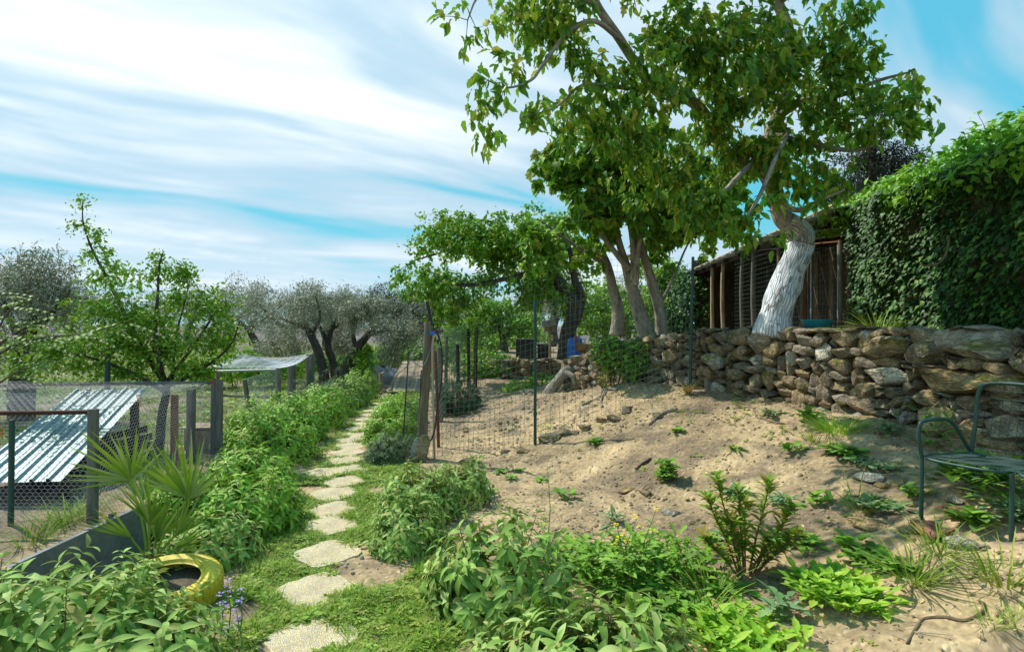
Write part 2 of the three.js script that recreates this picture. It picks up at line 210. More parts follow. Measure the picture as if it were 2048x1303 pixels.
/* ------------------------------------------------ rocks */
function rockGeo(seed, p = 3.4, cuts = 6, detail = 4, rough = 0.07) {
  const r = rng(seed), g = mergeVertices((() => { const q = new THREE.IcosahedronGeometry(1, detail); q.deleteAttribute('normal'); q.deleteAttribute('uv'); return q; })()), a = g.attributes.position;
  const pl = []; for (let i = 0; i < cuts; i++) pl.push([V(r() * 2 - 1, r() * 1.8 - 0.9, r() * 2 - 0.7).normalize(), 0.60 + r() * 0.36]);
  for (let i = 0; i < a.count; i++) {
    const v = V(a.getX(i), a.getY(i), a.getZ(i)), k = Math.pow(Math.abs(v.x) ** p + Math.abs(v.y) ** p + Math.abs(v.z) ** p, -1 / p); v.multiplyScalar(k);
    for (const [n, d] of pl) { const e = v.dot(n) - d; if (e > 0) v.addScaledVector(n, -e * 0.97); }
    const nz = 1 + rough * 2 * (vn3(v.x * 1.6 + seed, v.y * 1.6, v.z * 1.6) - 0.5) + rough * 0.9 * (vn3(v.x * 4.5 + seed, v.y * 4.5, v.z * 4.5) - 0.5) + rough * 0.5 * (vn3(v.x * 9 + seed, v.y * 9, v.z * 9) - 0.5); v.multiplyScalar(0.5 * nz); a.setXYZ(i, v.x, v.y, v.z);
  }
  const h = toCreasedNormals(g, 0.30), q = h.attributes.position, n = h.attributes.normal, uv = new Float32Array(q.count * 2);
  for (let i = 0; i < q.count; i++) { const ax = Math.abs(n.getX(i)), ay = Math.abs(n.getY(i)), az = Math.abs(n.getZ(i)); const m = 0.34; const u = az >= ax && az >= ay ? [q.getX(i), q.getY(i)] : ax > ay ? [q.getZ(i), q.getY(i)] : [q.getX(i), q.getZ(i)]; uv[2 * i] = u[0] * m + seed * 0.137; uv[2 * i + 1] = u[1] * m + seed * 0.071; }
  h.setAttribute('uv', new THREE.BufferAttribute(uv, 2)); return h;
}
const RG = Array.from({ length: 16 }, (_, i) => rockGeo(i + 3, 3.4 + (i % 4) * 0.9, 12 + i % 6));
const PEB = Array.from({ length: 5 }, (_, i) => rockGeo(i + 91, 2.4, 4, 1));

function layWall(wall, line, seed, bot, top, big = [], opt = {}) {
  const r = rng(seed), cell = 0.03, seg = []; let L = 0;
  for (let i = 0; i < line.length - 1; i++) { const l = Math.hypot(line[i + 1][0] - line[i][0], line[i + 1][1] - line[i][1]); seg.push([L, l, line[i], line[i + 1]]); L += l; }
  const pos = (s) => { const e = seg.find((q) => s <= q[0] + q[1]) || seg[seg.length - 1], t = (s - e[0]) / e[1]; return [lerp(e[2][0], e[3][0], t), lerp(e[2][1], e[3][1], t), (e[3][0] - e[2][0]) / e[1], (e[3][1] - e[2][1]) / e[1]]; };
  const nc = Math.floor(L / cell), lo = [], hi = []; for (let c = 0; c < nc; c++) { const [x, d] = pos((c + 0.5) * cell); lo.push(bot(x, d) - 0.08); hi.push(top(x, d) + 0.10 * (vn(c * 0.11 + seed, 3) - 0.4)); }
  const y0 = Math.min(...lo), nr = Math.ceil((Math.max(...hi) - y0) / cell), used = new Uint8Array(nc * nr);
  const inside = (c, k) => c >= 0 && c < nc && k >= 0 && k < nr && y0 + k * cell >= lo[c] - cell && y0 + k * cell < hi[c];
  const put = (c, k, w, h, mat, dep) => {
    for (let a = 0; a < w; a++) for (let b = 0; b < h; b++) if (c + a < nc && k + b < nr) used[(k + b) * nc + c + a] = 1;
    const s = (c + w / 2) * cell, [x, d, tx, td] = pos(s), y = y0 + (k + h / 2) * cell, ww = w * cell, hh = h * cell;
    const rel = (y - y0) / (nr * cell), lean = (opt.lean ?? 0.10) * rel;
    const depth = dep || clamp(0.16 + ww * 0.5, 0.16, 0.36), off = (r() - 0.5) * 0.05 - (1 - depth / 0.3) * 0.0 + lean;
    const nxp = td, ndp = -tx;                                           // towards the high side
    const m = shadow(new THREE.Mesh(RG[Math.floor(r() * RG.length)], mat || (r() < 0.11 ? ROCK_PALE : ROCKS[Math.floor(r() * ROCKS.length)])));
    m.name = 'stone'; m.position.set(x + nxp * off - wall.position.x, y - wall.position.y, -(d + ndp * off) - wall.position.z);
    m.scale.set(ww * 1.24, hh * 1.26, depth); m.rotation.set((r() - 0.5) * 0.25, Math.atan2(td, tx) + (r() - 0.5) * 0.3, (r() - 0.5) * (ww > 0.35 ? 0.08 : 0.28) + (r() < 0.5 ? Math.PI : 0), 'YXZ');
    wall.add(m);
  };
  for (const [s, y, w, h, mat, dep] of big) { const c = Math.round((s - w / 2) / cell), k = Math.round((y - h / 2 - y0) / cell); put(c, k, Math.round(w / cell), Math.round(h / cell), mat, dep); }
  for (let k = 0; k < nr; k++) for (let c = 0; c < nc; c++) {
    if (used[k * nc + c] || !inside(c, k)) continue;
    const up = k / nr, u = r(); let h = Math.round((u < 0.3 ? 0.06 + 0.04 * r() : u < 0.85 ? 0.10 + 0.07 * r() : 0.17 + 0.08 * r()) * (opt.size || 0.88) * (0.82 + 0.4 * up) / cell), w = Math.round(h * (h * cell < 0.1 ? 1.5 + 1.4 * r() : 1.05 + 0.75 * r()));
    h = Math.max(2, h); w = Math.max(2, w);
    let fw = 0; while (fw < w && c + fw < nc && !used[k * nc + c + fw] && inside(c + fw, k)) fw++;
    if (fw < w) w = fw; else { let ex = 0; while (ex < 3 && c + w + ex < nc && !used[k * nc + c + w + ex]) ex++; if (ex < 3 && c + w + ex < nc) w += ex; }
    if (w < 3) h = Math.min(h, 3);
    let fh = 1; ok: while (fh < h) { for (let a = 0; a < w; a++) if (used[(k + fh) * nc + c + a] || !inside(c + a, k + fh)) break ok; fh++; }
    if (w * fh < 3) { used[k * nc + c] = 1; continue; }
    put(c, k, w, fh);
  }
}
{
  const wall = thing('dry_stone_wall', 'long dry stone retaining wall of brown fieldstones behind the metal garden bench', 'wall', [2.75, 0.6, -7.4]);
  const line = WALL.slice(2).map((p) => [...p]); line.unshift([4.16, 3.2]);
  // distance along the wall of a photograph column near the face
  const big = [[1.62, 1.50, 0.60, 0.24, ROCKS[4], 0.4], [1.35, 1.18, 0.42, 0.16, ROCKS[0]], [1.75, 1.16, 0.72, 0.22, ROCK_WARM, 0.4], [2.45, 1.14, 0.45, 0.17, ROCK_PALE, 0.34], [2.42, 1.44, 0.40, 0.22, ROCKS[0], 0.38], [2.05, 1.40, 0.30, 0.2, ROCKS[3]], [1.95, 0.82, 0.40, 0.22, ROCKS[2]], [1.3, 0.86, 0.34, 0.2, ROCKS[4]], [0.95, 1.35, 0.4, 0.2, ROCKS[1]], [2.9, 1.5, 0.26, 0.17], [1.45, 0.70, 0.45, 0.18, ROCKS[2]]];
  layWall(wall, line, 77, (x, d) => land(x, d, false), (x, d) => topH(d) + 0.0, big);
  const low = thing('low_stone_wall', 'low dry stone wall at the back of the fenced bare yard', 'wall', [0.5, 0.35, -14.1]);
  layWall(low, [[1.2, 14.0], [0.4, 13.95], [-0.15, 14.15], [-0.55, 15.4]], 5, () => 0.36, () => 0.78, [], { size: 1.25, lean: 0.04 });
}

/* ------------------------------------------------ leaves */
function strip(len, widths, droop = 0.2, fold = 0.25, curl = 0) {       // leaf from the origin along +z, normal +y
  const n = widths.length - 1, P = [], U = [], I = [];
  for (let i = 0; i <= n; i++) { const t = i / n, a = droop * t, z = len * t * (1 - 0.18 * droop * t), y = -len * droop * t * t * 0.6; const w = widths[i]; for (const s of [-1, 0, 1]) { P.push(s * w, y + Math.abs(s) * w * fold + curl * s * t * w, z); U.push(0.5 + s * 0.5, t); } }
  for (let i = 0; i < n; i++) for (let k = 0; k < 2; k++) { const a = i * 3 + k, b = a + 3; I.push(a, b, a + 1, a + 1, b, b + 1); }
  const g = new THREE.BufferGeometry(); g.setAttribute('position', new THREE.Float32BufferAttribute(P, 3)); g.setAttribute('uv', new THREE.Float32BufferAttribute(U, 2)); g.setIndex(I); g.computeVertexNormals(); return g;
}
function lobed(outline, fold = 0.2, droop = 0.5, wave = 0.06) {         // outline of right half [x,z]..., mirrored
  const full = [...outline, ...outline.slice(1, -1).reverse().map(([x, z]) => [-x, z])], P = [], U = [], I = [];
  const f = (x, z) => [x, -droop * 0.5 * z * z + Math.abs(x) * fold + wave * Math.sin(z * 9 + x * 7), z];
  const mids = [0.12, 0.4, 0.65].map((z) => { P.push(...f(0, z)); U.push(0.5, z); return P.length / 3 - 1; });
  const o = full.map(([x, z]) => { P.push(...f(x, z)); U.push(x + 0.5, z); return P.length / 3 - 1; });
  const near = (i) => { const z = full[i][1]; return z < 0.26 ? mids[0] : z < 0.52 ? mids[1] : mids[2]; };
  for (let i = 0; i < o.length; i++) { const j = (i + 1) % o.length, a = near(i), b = near(j); I.push(a, o[i], o[j]); if (a !== b) I.push(a, o[j], b); }
  const g = new THREE.BufferGeometry(); g.setAttribute('position', new THREE.Float32BufferAttribute(P, 3)); g.setAttribute('uv', new THREE.Float32BufferAttribute(U, 2)); g.setIndex(I); g.computeVertexNormals(); return g;
}
const LEAF = {
  fig: lobed([[0, 0], [0.10, -0.02], [0.24, 0.10], [0.40, 0.22], [0.36, 0.34], [0.22, 0.36], [0.34, 0.56], [0.28, 0.66], [0.16, 0.62], [0.10, 0.86], [0, 1]], 0.35, 0.7, 0.05),
  fig2: lobed([[0, 0], [0.16, 0.02], [0.30, 0.2], [0.36, 0.42], [0.26, 0.56], [0.24, 0.72], [0.12, 0.86], [0, 1]], 0.5, 0.9, 0.04),
  oval: strip(1, [0.02, 0.20, 0.27, 0.22, 0.02], 0.35, 0.3),
  sage: strip(1, [0.035, 0.11, 0.165, 0.18, 0.155, 0.09, 0.01], 0.55, 0.28),
  sage2: strip(1, [0.035, 0.13, 0.18, 0.19, 0.15, 0.09, 0.01], 1.0, 0.22, 0.15),
  olive: strip(1, [0.03, 0.11, 0.10, 0.01], 0.15, 0.1),
  lance: strip(1, [0.02, 0.09, 0.12, 0.08, 0.005], 0.4, 0.25),
  ivy: lobed([[0, 0], [0.16, -0.10], [0.42, 0.02], [0.46, 0.26], [0.26, 0.42], [0.16, 0.7], [0, 1]], 0.2, 0.4, 0.02),
  blade: strip(1, [0.022, 0.02, 0.014, 0.003], 0.55, 0.3),
};
const ROSET = lobed([[0, 0], [0.03, 0.02], [0.05, 0.18], [0.14, 0.24], [0.06, 0.32], [0.07, 0.38], [0.18, 0.46], [0.09, 0.55], [0.11, 0.60], [0.2, 0.7], [0.16, 0.86], [0, 1]], 0.25, 0.9, 0.03);
const _m = new THREE.Matrix4(), _x = V(), _y = V(), _z = V();
function leafAt(p, dir, up, s, sw = 1) { _z.copy(dir).normalize(); _x.crossVectors(up, _z); if (_x.lengthSq() < 1e-5) _x.set(1, 0, 0.01).cross(_z); _x.normalize(); _y.crossVectors(_z, _x); const m = new THREE.Matrix4().makeBasis(_x.clone().multiplyScalar(s * sw), _y.clone().multiplyScalar(s), _z.clone().multiplyScalar(s)); m.setPosition(p); return m; }
const vary = (c, r, k = 0.25) => { const f = 1 + (r() - 0.5) * 2 * k, y = (r() - 0.5) * k * 0.7; return lin(c[0] * f * (1 + y), c[1] * f, c[2] * f * (1 - y)); };
const leafSets = {};
function leafSet(key, cols, tr, rough) { return leafSets[key] || (leafSets[key] = { white: leafMat([1, 1, 1], tr, rough), mats: cols.map((c) => leafMat(c, tr, rough)), cols }); }
// leaves: list of matrices in the parent's axes. The ones nearest the camera become parts, the rest one mass.
function foliage(parent, list, geos, set, r, own = 0, name = 'foliage') {
  if (!list.length) return;
  const org = parent.position; let rest = list;
  if (own) {
    const s = list.map((m) => { const e = m.elements, x = e[12] + org.x, y = e[13] + org.y - 1.65, z = e[14] + org.z; const sz = Math.hypot(e[8], e[9], e[10]); const inF = z < -0.3 && Math.abs(x / z) < 0.9 && Math.abs(y / z) < 0.575; return [inF ? sz / Math.hypot(x, y, z) : 0, m]; }).sort((a, b) => b[0] - a[0]);
    for (const [, m] of s.slice(0, own)) { const q = shadow(new THREE.Mesh(geos[Math.floor(r() * geos.length)], set.mats[Math.floor(r() * set.mats.length)])); q.name = 'leaf'; q.matrix.copy(m); q.matrix.decompose(q.position, q.quaternion, q.scale); parent.add(q); }
    rest = s.slice(own).map((q) => q[1]); if (!rest.length) return;
  }
  geos.forEach((g, gi) => {
    const l = rest.filter((_, i) => i % geos.length === gi); if (!l.length) return;
    const im = new THREE.InstancedMesh(g, set.white, l.length); l.forEach((m, i) => { im.setMatrixAt(i, m); im.setColorAt(i, vary(set.cols[Math.floor(r() * set.cols.length)], r, 0.2)); });
    im.name = name; im.userData.kind = 'stuff'; shadow(im); parent.add(im);
  });
}
const rdir = (r) => { const z = r() * 2 - 1, a = r() * 2 * Math.PI, s = Math.sqrt(1 - z * z); return V(s * Math.cos(a), z, s * Math.sin(a)); };

/* trees: limbs given in world metres, crown as blobs that twigs grow into */
function grow(tree, o) {
  const r = rng(o.seed), P = tree.position, nodes = [], bark = [];
  const limbs = o.limbs.map((l) => smooth(l, l.part ? 9 : 5));
  limbs.forEach((l, i) => { l.forEach((q, k) => { if (i >= (o.bare ?? 1) || k > l.length * 0.75) nodes.push([q[0], q[1], q[2], q[3]]); }); });
  const byMat = new Map(); o.limbs.forEach((l, i) => { const m = l.mat || o.bark, sides = l.part && l[0][3] > 0.1 ? 36 : l[0][3] > 0.1 ? 16 : l[0][3] > 0.03 ? 9 : 6; const g = tube(limbs[i], sides, l[0][3] > 0.05 ? (o.wob ?? 0.16) : 0.05); g.translate(-P.x, -P.y, -P.z); const key = l.part || 'limb'; if (l.part) { const q = part(l.part, g, m, tree); if (l.label) q.userData.label = l.label; } else byMat.set(m, [...(byMat.get(m) || []), g]); });
  for (const [m, l] of byMat) part(byMat.size > 1 && m !== o.bark ? 'trunk' : 'branches', merge(l), m, tree);
  let pts = []; const total = o.blobs.reduce((s, b) => s + (b[6] ?? b[3] * b[4] * b[5]), 0);
  for (const b of o.blobs) { const n = Math.round(o.clusters * (b[6] ?? b[3] * b[4] * b[5]) / total); for (let i = 0; i < n; i++) { let q, tries = 0; do { const dd = rdir(r), k = Math.pow(r(), o.hollow ?? 0.4); q = V(b[0] + dd.x * b[3] * k, b[1] + dd.y * b[4] * k, b[2] + dd.z * b[5] * k); tries++; } while (tries < 8 && vn3(q.x * (o.gap ?? 1.7) + o.seed, q.y * (o.gap ?? 1.7), q.z * (o.gap ?? 1.7)) < (o.gapLevel ?? 0.42)); pts.push(q); } }
  const near = (q) => { let b = null, bd = 1e9; for (const n of nodes) { const d = (n[0] - q.x) ** 2 + (n[1] - q.y) ** 2 + (n[2] - q.z) ** 2; if (d < bd) { bd = d; b = n; } } return [b, bd]; };
  pts = pts.map((q) => [q, near(q)[1]]).sort((a, b) => a[1] - b[1]).map((a) => a[0]);
  const twigs = [], leaves = [], sag = o.sag ?? 0.1;
  for (const q of pts) {
    const [n] = near(q), a = V(n[0], n[1], n[2]), L = a.distanceTo(q), mid = a.clone().lerp(q, 0.5).add(V((r() - 0.5) * 0.25 * L, sag * L + (r() - 0.5) * 0.2 * L, (r() - 0.5) * 0.25 * L)); const rr = Math.min(n[3] * 0.7, (o.twig ?? 0.008) * (0.7 + L)), e = Math.max(0.0015, rr * 0.45), pl = [];
    for (let i = 0; i <= 4; i++) { const t = i / 4, u = 1 - t; pl.push([u * u * a.x + 2 * u * t * mid.x + t * t * q.x, u * u * a.y + 2 * u * t * mid.y + t * t * q.y, u * u * a.z + 2 * u * t * mid.z + t * t * q.z, lerp(rr, e, t)]); }
    twigs.push(tube(pl, 4, 0, false)); pl.slice(1).forEach((v) => nodes.push(v));
    const tdir = q.clone().sub(mid).normalize(), nl = Math.round(o.per * (0.6 + 0.8 * r()));
    for (let i = 0; i < nl; i++) {
      const t = 0.35 + 0.65 * r(), u = 1 - t, b = V(u * u * a.x + 2 * u * t * mid.x + t * t * q.x, u * u * a.y + 2 * u * t * mid.y + t * t * q.y, u * u * a.z + 2 * u * t * mid.z + t * t * q.z).lerp(q, 0.45);
      const d = rdir(r).multiplyScalar(0.9).addScaledVector(tdir, 0.5); d.y -= o.hang ?? 0.4; if (o.wind) d.add(o.wind); d.normalize(); b.addScaledVector(rdir(r), (o.spread ?? 0.08) * r()).sub(P);
      const up = rdir(r).multiplyScalar(0.8); up.y += 0.9; leaves.push(leafAt(b, d, up, o.leaf * (0.5 + 0.75 * r()), (o.narrow ? 0.55 : 0.85) + 0.35 * r()));
    }
  }
  const tw = merge(twigs); tw.translate(-P.x, -P.y, -P.z); part('twigs', tw, o.twigMat || o.bark, tree).userData.kind = 'stuff';
  foliage(tree, leaves, o.geos, o.set, r, o.own || 0, 'crown');
}
const px = (list, d0) => list.map(([x, y, r, d = d0]) => { const p = at(x, y, d); return [p.x, p.y, p.z, r]; });
const blob = (x, y, rx, ry, d, dz, w) => { const p = at(x, y, d); return [p.x, p.y, p.z, rx / F * d, ry / F * d, dz, w]; };
const figSet = leafSet('fig', [[0.178, 0.366, 0.026], [0.129, 0.293, 0.024], [0.258, 0.468, 0.033], [0.097, 0.220, 0.024], [0.387, 0.483, 0.040], [0.178, 0.366, 0.026], [0.129, 0.293, 0.024], [0.258, 0.468, 0.033], [0.097, 0.220, 0.024], [0.387, 0.483, 0.040], [0.42, 0.40, 0.05]], 0.55, 0.6);
const figFar = leafSet('figfar', [[0.209, 0.425, 0.033], [0.146, 0.322, 0.026], [0.322, 0.556, 0.046], [0.113, 0.249, 0.026], [0.209, 0.425, 0.033], [0.146, 0.322, 0.026], [0.322, 0.556, 0.046], [0.113, 0.249, 0.026], [0.36, 0.40, 0.05]], 0.52, 0.6);
const brightSet = leafSet('bright', [[0.233, 0.408, 0.036], [0.156, 0.312, 0.030], [0.324, 0.504, 0.048]], 0.5, 0.6);
const oliveSet = leafSet('olive', [[0.331, 0.352, 0.235], [0.206, 0.235, 0.145], [0.469, 0.482, 0.359], [0.262, 0.276, 0.193]], 0.3, 0.55);
const darkSet = leafSet('dark', [[0.045, 0.055, 0.03], [0.06, 0.065, 0.04], [0.035, 0.05, 0.03]], 0.15, 0.8);

/* the whitewashed tree on the terrace */
{
  const base = at(1548, 660, 6.95); base.y = land(base.x, 6.95) - 0.02;
  const t = thing('fig_tree', 'big broad-leaved tree with leaning whitewashed trunk on the stone terrace', 'tree', base);
  const trunk = px([[1543, 676, 0.225], [1555, 625, 0.185], [1570, 575, 0.168], [1586, 530, 0.160], [1599, 500, 0.157], [1602, 488, 0.155]], 6.95); trunk.mat = M.wash; trunk.part = 'trunk'; trunk.label = 'whitewashed lower trunk with cracked bark';
  const mid = px([[1601, 490, 0.154], [1604, 474, 0.150], [1592, 455, 0.14], [1574, 442, 0.125]], 6.95); mid.mat = M.washWorn; mid.part = 'trunk'; mid.label = 'patchy worn whitewash where the trunk bends';
  const up = px([[1582, 448, 0.128], [1568, 436, 0.118], [1557, 405, 0.105], [1543, 362, 0.098], [1530, 335, 0.095], [1545, 270, 0.095], [1568, 190, 0.08], [1578, 120, 0.075], [1576, 60, 0.065], [1556, 8, 0.06], [1520, -70, 0.05], [1460, -150, 0.035, 6.6], [1400, -250, 0.015, 6.4]], 6.95); up.part = 'upper_trunk';
  const limbs = [trunk, mid, up,
    px([[1532, 340, 0.08], [1490, 330, 0.075], [1450, 300, 0.07], [1415, 235, 0.065], [1375, 198, 0.065, 6.7], [1315, 182, 0.06, 6.5], [1268, 120, 0.052, 6.3], [1235, 70, 0.048, 6.1], [1195, 10, 0.042, 6.0], [1170, -60, 0.035, 6], [1150, -160, 0.025, 6], [1110, -240, 0.012, 6]], 6.9),
    px([[1240, 78, 0.03, 6.1], [1190, 42, 0.028, 5.9], [1140, 62, 0.024, 5.7], [1085, 130, 0.018, 5.5], [1062, 160, 0.014, 5.4], [1010, 175, 0.009, 5.3], [975, 160, 0.006, 5.3]]),
    px([[1195, 10, 0.03, 6], [1120, -20, 0.024, 5.7], [1040, -25, 0.018, 5.5], [960, -10, 0.012, 5.3], [935, 40, 0.006, 5.2]]),
    px([[1315, 182, 0.03, 6.5], [1240, 175, 0.022, 6.2], [1165, 170, 0.016, 5.9], [1110, 215, 0.011, 5.7], [1040, 235, 0.007, 5.5]]),
    px([[1560, 230, 0.05], [1610, 200, 0.042, 6.7], [1680, 190, 0.03, 6.5], [1760, 160, 0.02, 6.3], [1815, 145, 0.01, 6.1]], 6.9),
    px([[1545, 270, 0.04], [1640, 290, 0.03, 6.5], [1720, 300, 0.018, 6.2], [1780, 270, 0.01, 6]], 6.9),
    px([[1575, 60, 0.04], [1500, 40, 0.03, 6.6], [1430, 60, 0.022, 6.3], [1380, 75, 0.012, 6.1]], 6.95),
    px([[1556, 8, 0.04], [1620, -40, 0.03, 6.6], [1700, -30, 0.02, 6.3], [1745, 0, 0.01, 6]], 6.95),
    px([[1530, 300, 0.045], [1480, 350, 0.03, 6.3], [1430, 400, 0.02, 6], [1380, 440, 0.01, 5.9]], 6.9),
    px([[1578, 262, 0.03, 6.6], [1550, 320, 0.026, 6.1], [1520, 390, 0.02, 5.9], [1490, 440, 0.012, 5.8]]),
    px([[1555, 400, 0.04], [1600, 420, 0.03, 6.3], [1640, 400, 0.018, 6], [1690, 380, 0.01, 5.9]], 6.9),
  ];
  grow(t, { seed: 21, limbs, bare: 2, bark: M.barkPale, twigMat: M.bark, leaf: 0.12, per: 11, clusters: 1420, hollow: 0.62, gap: 1.9, gapLevel: 0.46, hang: 0.8, spread: 0.15, wind: V(0.1, 0, 0.05), geos: [LEAF.fig, LEAF.fig2, LEAF.oval], narrow: 0.35, set: figSet, own: 300,
    blobs: [blob(1110, 40, 200, 90, 5.9, 0.7), blob(1250, 190, 150, 130, 6.2, 0.8), blob(1420, 100, 190, 130, 6.3, 0.9), blob(1570, 130, 160, 140, 6.5, 0.9), blob(1660, 120, 110, 110, 6.4, 0.7), blob(1480, 210, 170, 80, 6.0, 0.5), blob(1690, 240, 130, 90, 6.2, 0.7), blob(1500, 290, 170, 90, 6.4, 0.8), blob(1330, 330, 150, 90, 6.6, 0.7), blob(1510, 440, 80, 60, 5.7, 0.3, 0.10), blob(1430, 400, 90, 60, 6.0, 0.4, 0.12), blob(1620, 330, 90, 60, 6.2, 0.5, 0.12), blob(1340, 80, 120, 90, 6.2, 0.6), blob(1060, 225, 60, 45, 5.6, 0.3, 0.03), blob(1420, 440, 60, 45, 5.9, 0.3, 0.05), blob(1005, 175, 40, 30, 5.35, 0.2, 0.012), blob(1650, 300, 100, 60, 6.2, 0.5, 0.08), blob(1820, 240, 40, 50, 6.1, 0.3, 0.03), blob(1050, -90, 160, 80, 5.8, 0.8), blob(1250, -100, 160, 90, 6.2, 1.0), blob(1450, -110, 160, 90, 6.4, 1.0), blob(1150, -220, 170, 70, 6.0, 0.9), blob(1380, -230, 170, 70, 6.3, 0.9), blob(960, 190, 42, 70, 5.3, 0.2, 0.030), blob(985, 270, 50, 40, 5.3, 0.2, 0.014), blob(915, 15, 50, 20, 5.2, 0.2, 0.010), blob(1815, 190, 35, 60, 6.1, 0.3, 0.025), blob(1740, 0, 40, 20, 6, 0.2, 0.008), blob(1660, 380, 90, 50, 6.0, 0.4, 0.04), blob(1000, 110, 90, 60, 5.4, 0.3, 0.03), blob(1170, 280, 90, 70, 6.2, 0.5)] });
}
/* several-stemmed tree at the end of the wall */
{
  const base = at(1285, 672, 9.4); base.y = land(base.x, 9.4) - 0.03;
  const t = thing('multi_stem_tree', 'tree with three pale bare trunks growing from the corner of the stone wall', 'tree', base);
  const A = px([[1232, 672, 0.121], [1236, 625, 0.100], [1226, 580, 0.079], [1215, 535, 0.073], [1195, 490, 0.066], [1168, 430, 0.048], [1150, 360, 0.036], [1130, 300, 0.025]], 9.6);
  const B = px([[1300, 692, 0.152], [1285, 640, 0.121], [1268, 590, 0.100], [1258, 550, 0.079], [1240, 490, 0.052], [1225, 420, 0.036], [1205, 340, 0.027], [1190, 270, 0.018]], 9.2);
  const C = px([[1325, 680, 0.103], [1320, 620, 0.088], [1305, 570, 0.082], [1290, 520, 0.066], [1278, 470, 0.061], [1282, 445, 0.055]], 9.3);
  for (const l of [A, B, C]) { l.part = 'trunk'; }
  const limbs = [A, B, C,
    px([[1268, 560, 0.07], [1266, 480, 0.055], [1250, 400, 0.045], [1228, 330, 0.03], [1210, 260, 0.02]], 9.1),
    px([[1270, 570, 0.06], [1276, 500, 0.045], [1300, 410, 0.035], [1318, 330, 0.025], [1325, 260, 0.016]], 9.0),
    px([[1258, 540, 0.05], [1205, 470, 0.04], [1160, 400, 0.03], [1120, 340, 0.02], [1090, 300, 0.012]], 9.1),
    px([[1282, 455, 0.05], [1320, 400, 0.04], [1370, 350, 0.03], [1420, 320, 0.018]], 9.3),
    px([[1282, 460, 0.05], [1290, 400, 0.035], [1280, 330, 0.025], [1270, 280, 0.015]], 9.3),
    px([[1215, 530, 0.05], [1165, 500, 0.035], [1120, 470, 0.025], [1080, 440, 0.012]], 9.5),
    px([[1320, 610, 0.03], [1345, 560, 0.022], [1370, 500, 0.016], [1400, 440, 0.01]], 9.3)];
  grow(t, { seed: 33, limbs, bare: 3, bark: M.barkPale, twigMat: M.bark, leaf: 0.14, per: 9, clusters: 1200, hollow: 0.5, gap: 1.3, gapLevel: 0.42, hang: 0.5, geos: [LEAF.fig, LEAF.fig2], set: figFar, own: 120,
    blobs: [blob(1180, 330, 110, 100, 9, 1.0), blob(1130, 420, 95, 110, 9, 0.9), blob(1300, 340, 140, 100, 9.3, 1.0), blob(1400, 400, 120, 90, 9.3, 1.0), blob(1250, 430, 120, 60, 8.6, 0.6), blob(1090, 500, 60, 60, 9.2, 0.6), blob(1340, 490, 90, 50, 9.6, 0.7), blob(1180, 500, 70, 45, 9.4, 0.5), blob(1440, 480, 70, 45, 9.6, 0.6), blob(1270, 300, 120, 60, 9.4, 0.7), blob(1110, 340, 60, 70, 9, 0.6), blob(1350, 430, 120, 60, 8.8, 0.6)] });
}
/* broad tree in the yard behind the wire fence */
{
  const base = at(1135, 712, 13); base.y = land(base.x, 13) - 0.03;
  const t = thing('yard_tree', 'spreading leafy tree with dark bent trunk behind the wire fence', 'tree', base);
  const A = px([[1132, 720, 0.203], [1138, 660, 0.180], [1150, 620, 0.165], [1135, 590, 0.150], [1115, 560, 0.135], [1090, 530, 0.105], [1040, 500, 0.083], [980, 480, 0.060], [920, 470, 0.038]], 13); A.part = 'trunk';
  const limbs = [A, px([[1140, 640, 0.120], [1165, 600, 0.098], [1150, 560, 0.083], [1140, 500, 0.060], [1110, 440, 0.038]], 13),
    px([[1090, 535, 0.068], [1000, 560, 0.053], [920, 570, 0.038], [850, 560, 0.022]], 12.6), px([[1040, 500, 0.053], [1000, 450, 0.038], [950, 440, 0.026], [880, 450, 0.015]], 13.4), px([[980, 480, 0.045], [900, 500, 0.030], [830, 520, 0.015]], 12.8)];
  grow(t, { seed: 45, limbs, bare: 1, bark: M.barkDark, leaf: 0.105, per: 13, clusters: 1650, hollow: 0.5, gap: 1.1, gapLevel: 0.42, hang: 0.4, spread: 0.16, geos: [LEAF.oval], set: figFar,
    blobs: [blob(900, 490, 105, 65, 13, 1.5), blob(990, 500, 120, 75, 13.2, 1.6), blob(1080, 490, 110, 80, 13.2, 1.5), blob(850, 560, 70, 45, 12.8, 1.1), blob(960, 570, 120, 45, 12.6, 1.2), blob(1080, 580, 90, 50, 13.2, 1.2), blob(900, 620, 90, 35, 14, 1.0), blob(1170, 600, 60, 50, 14, 1.2)] });
}
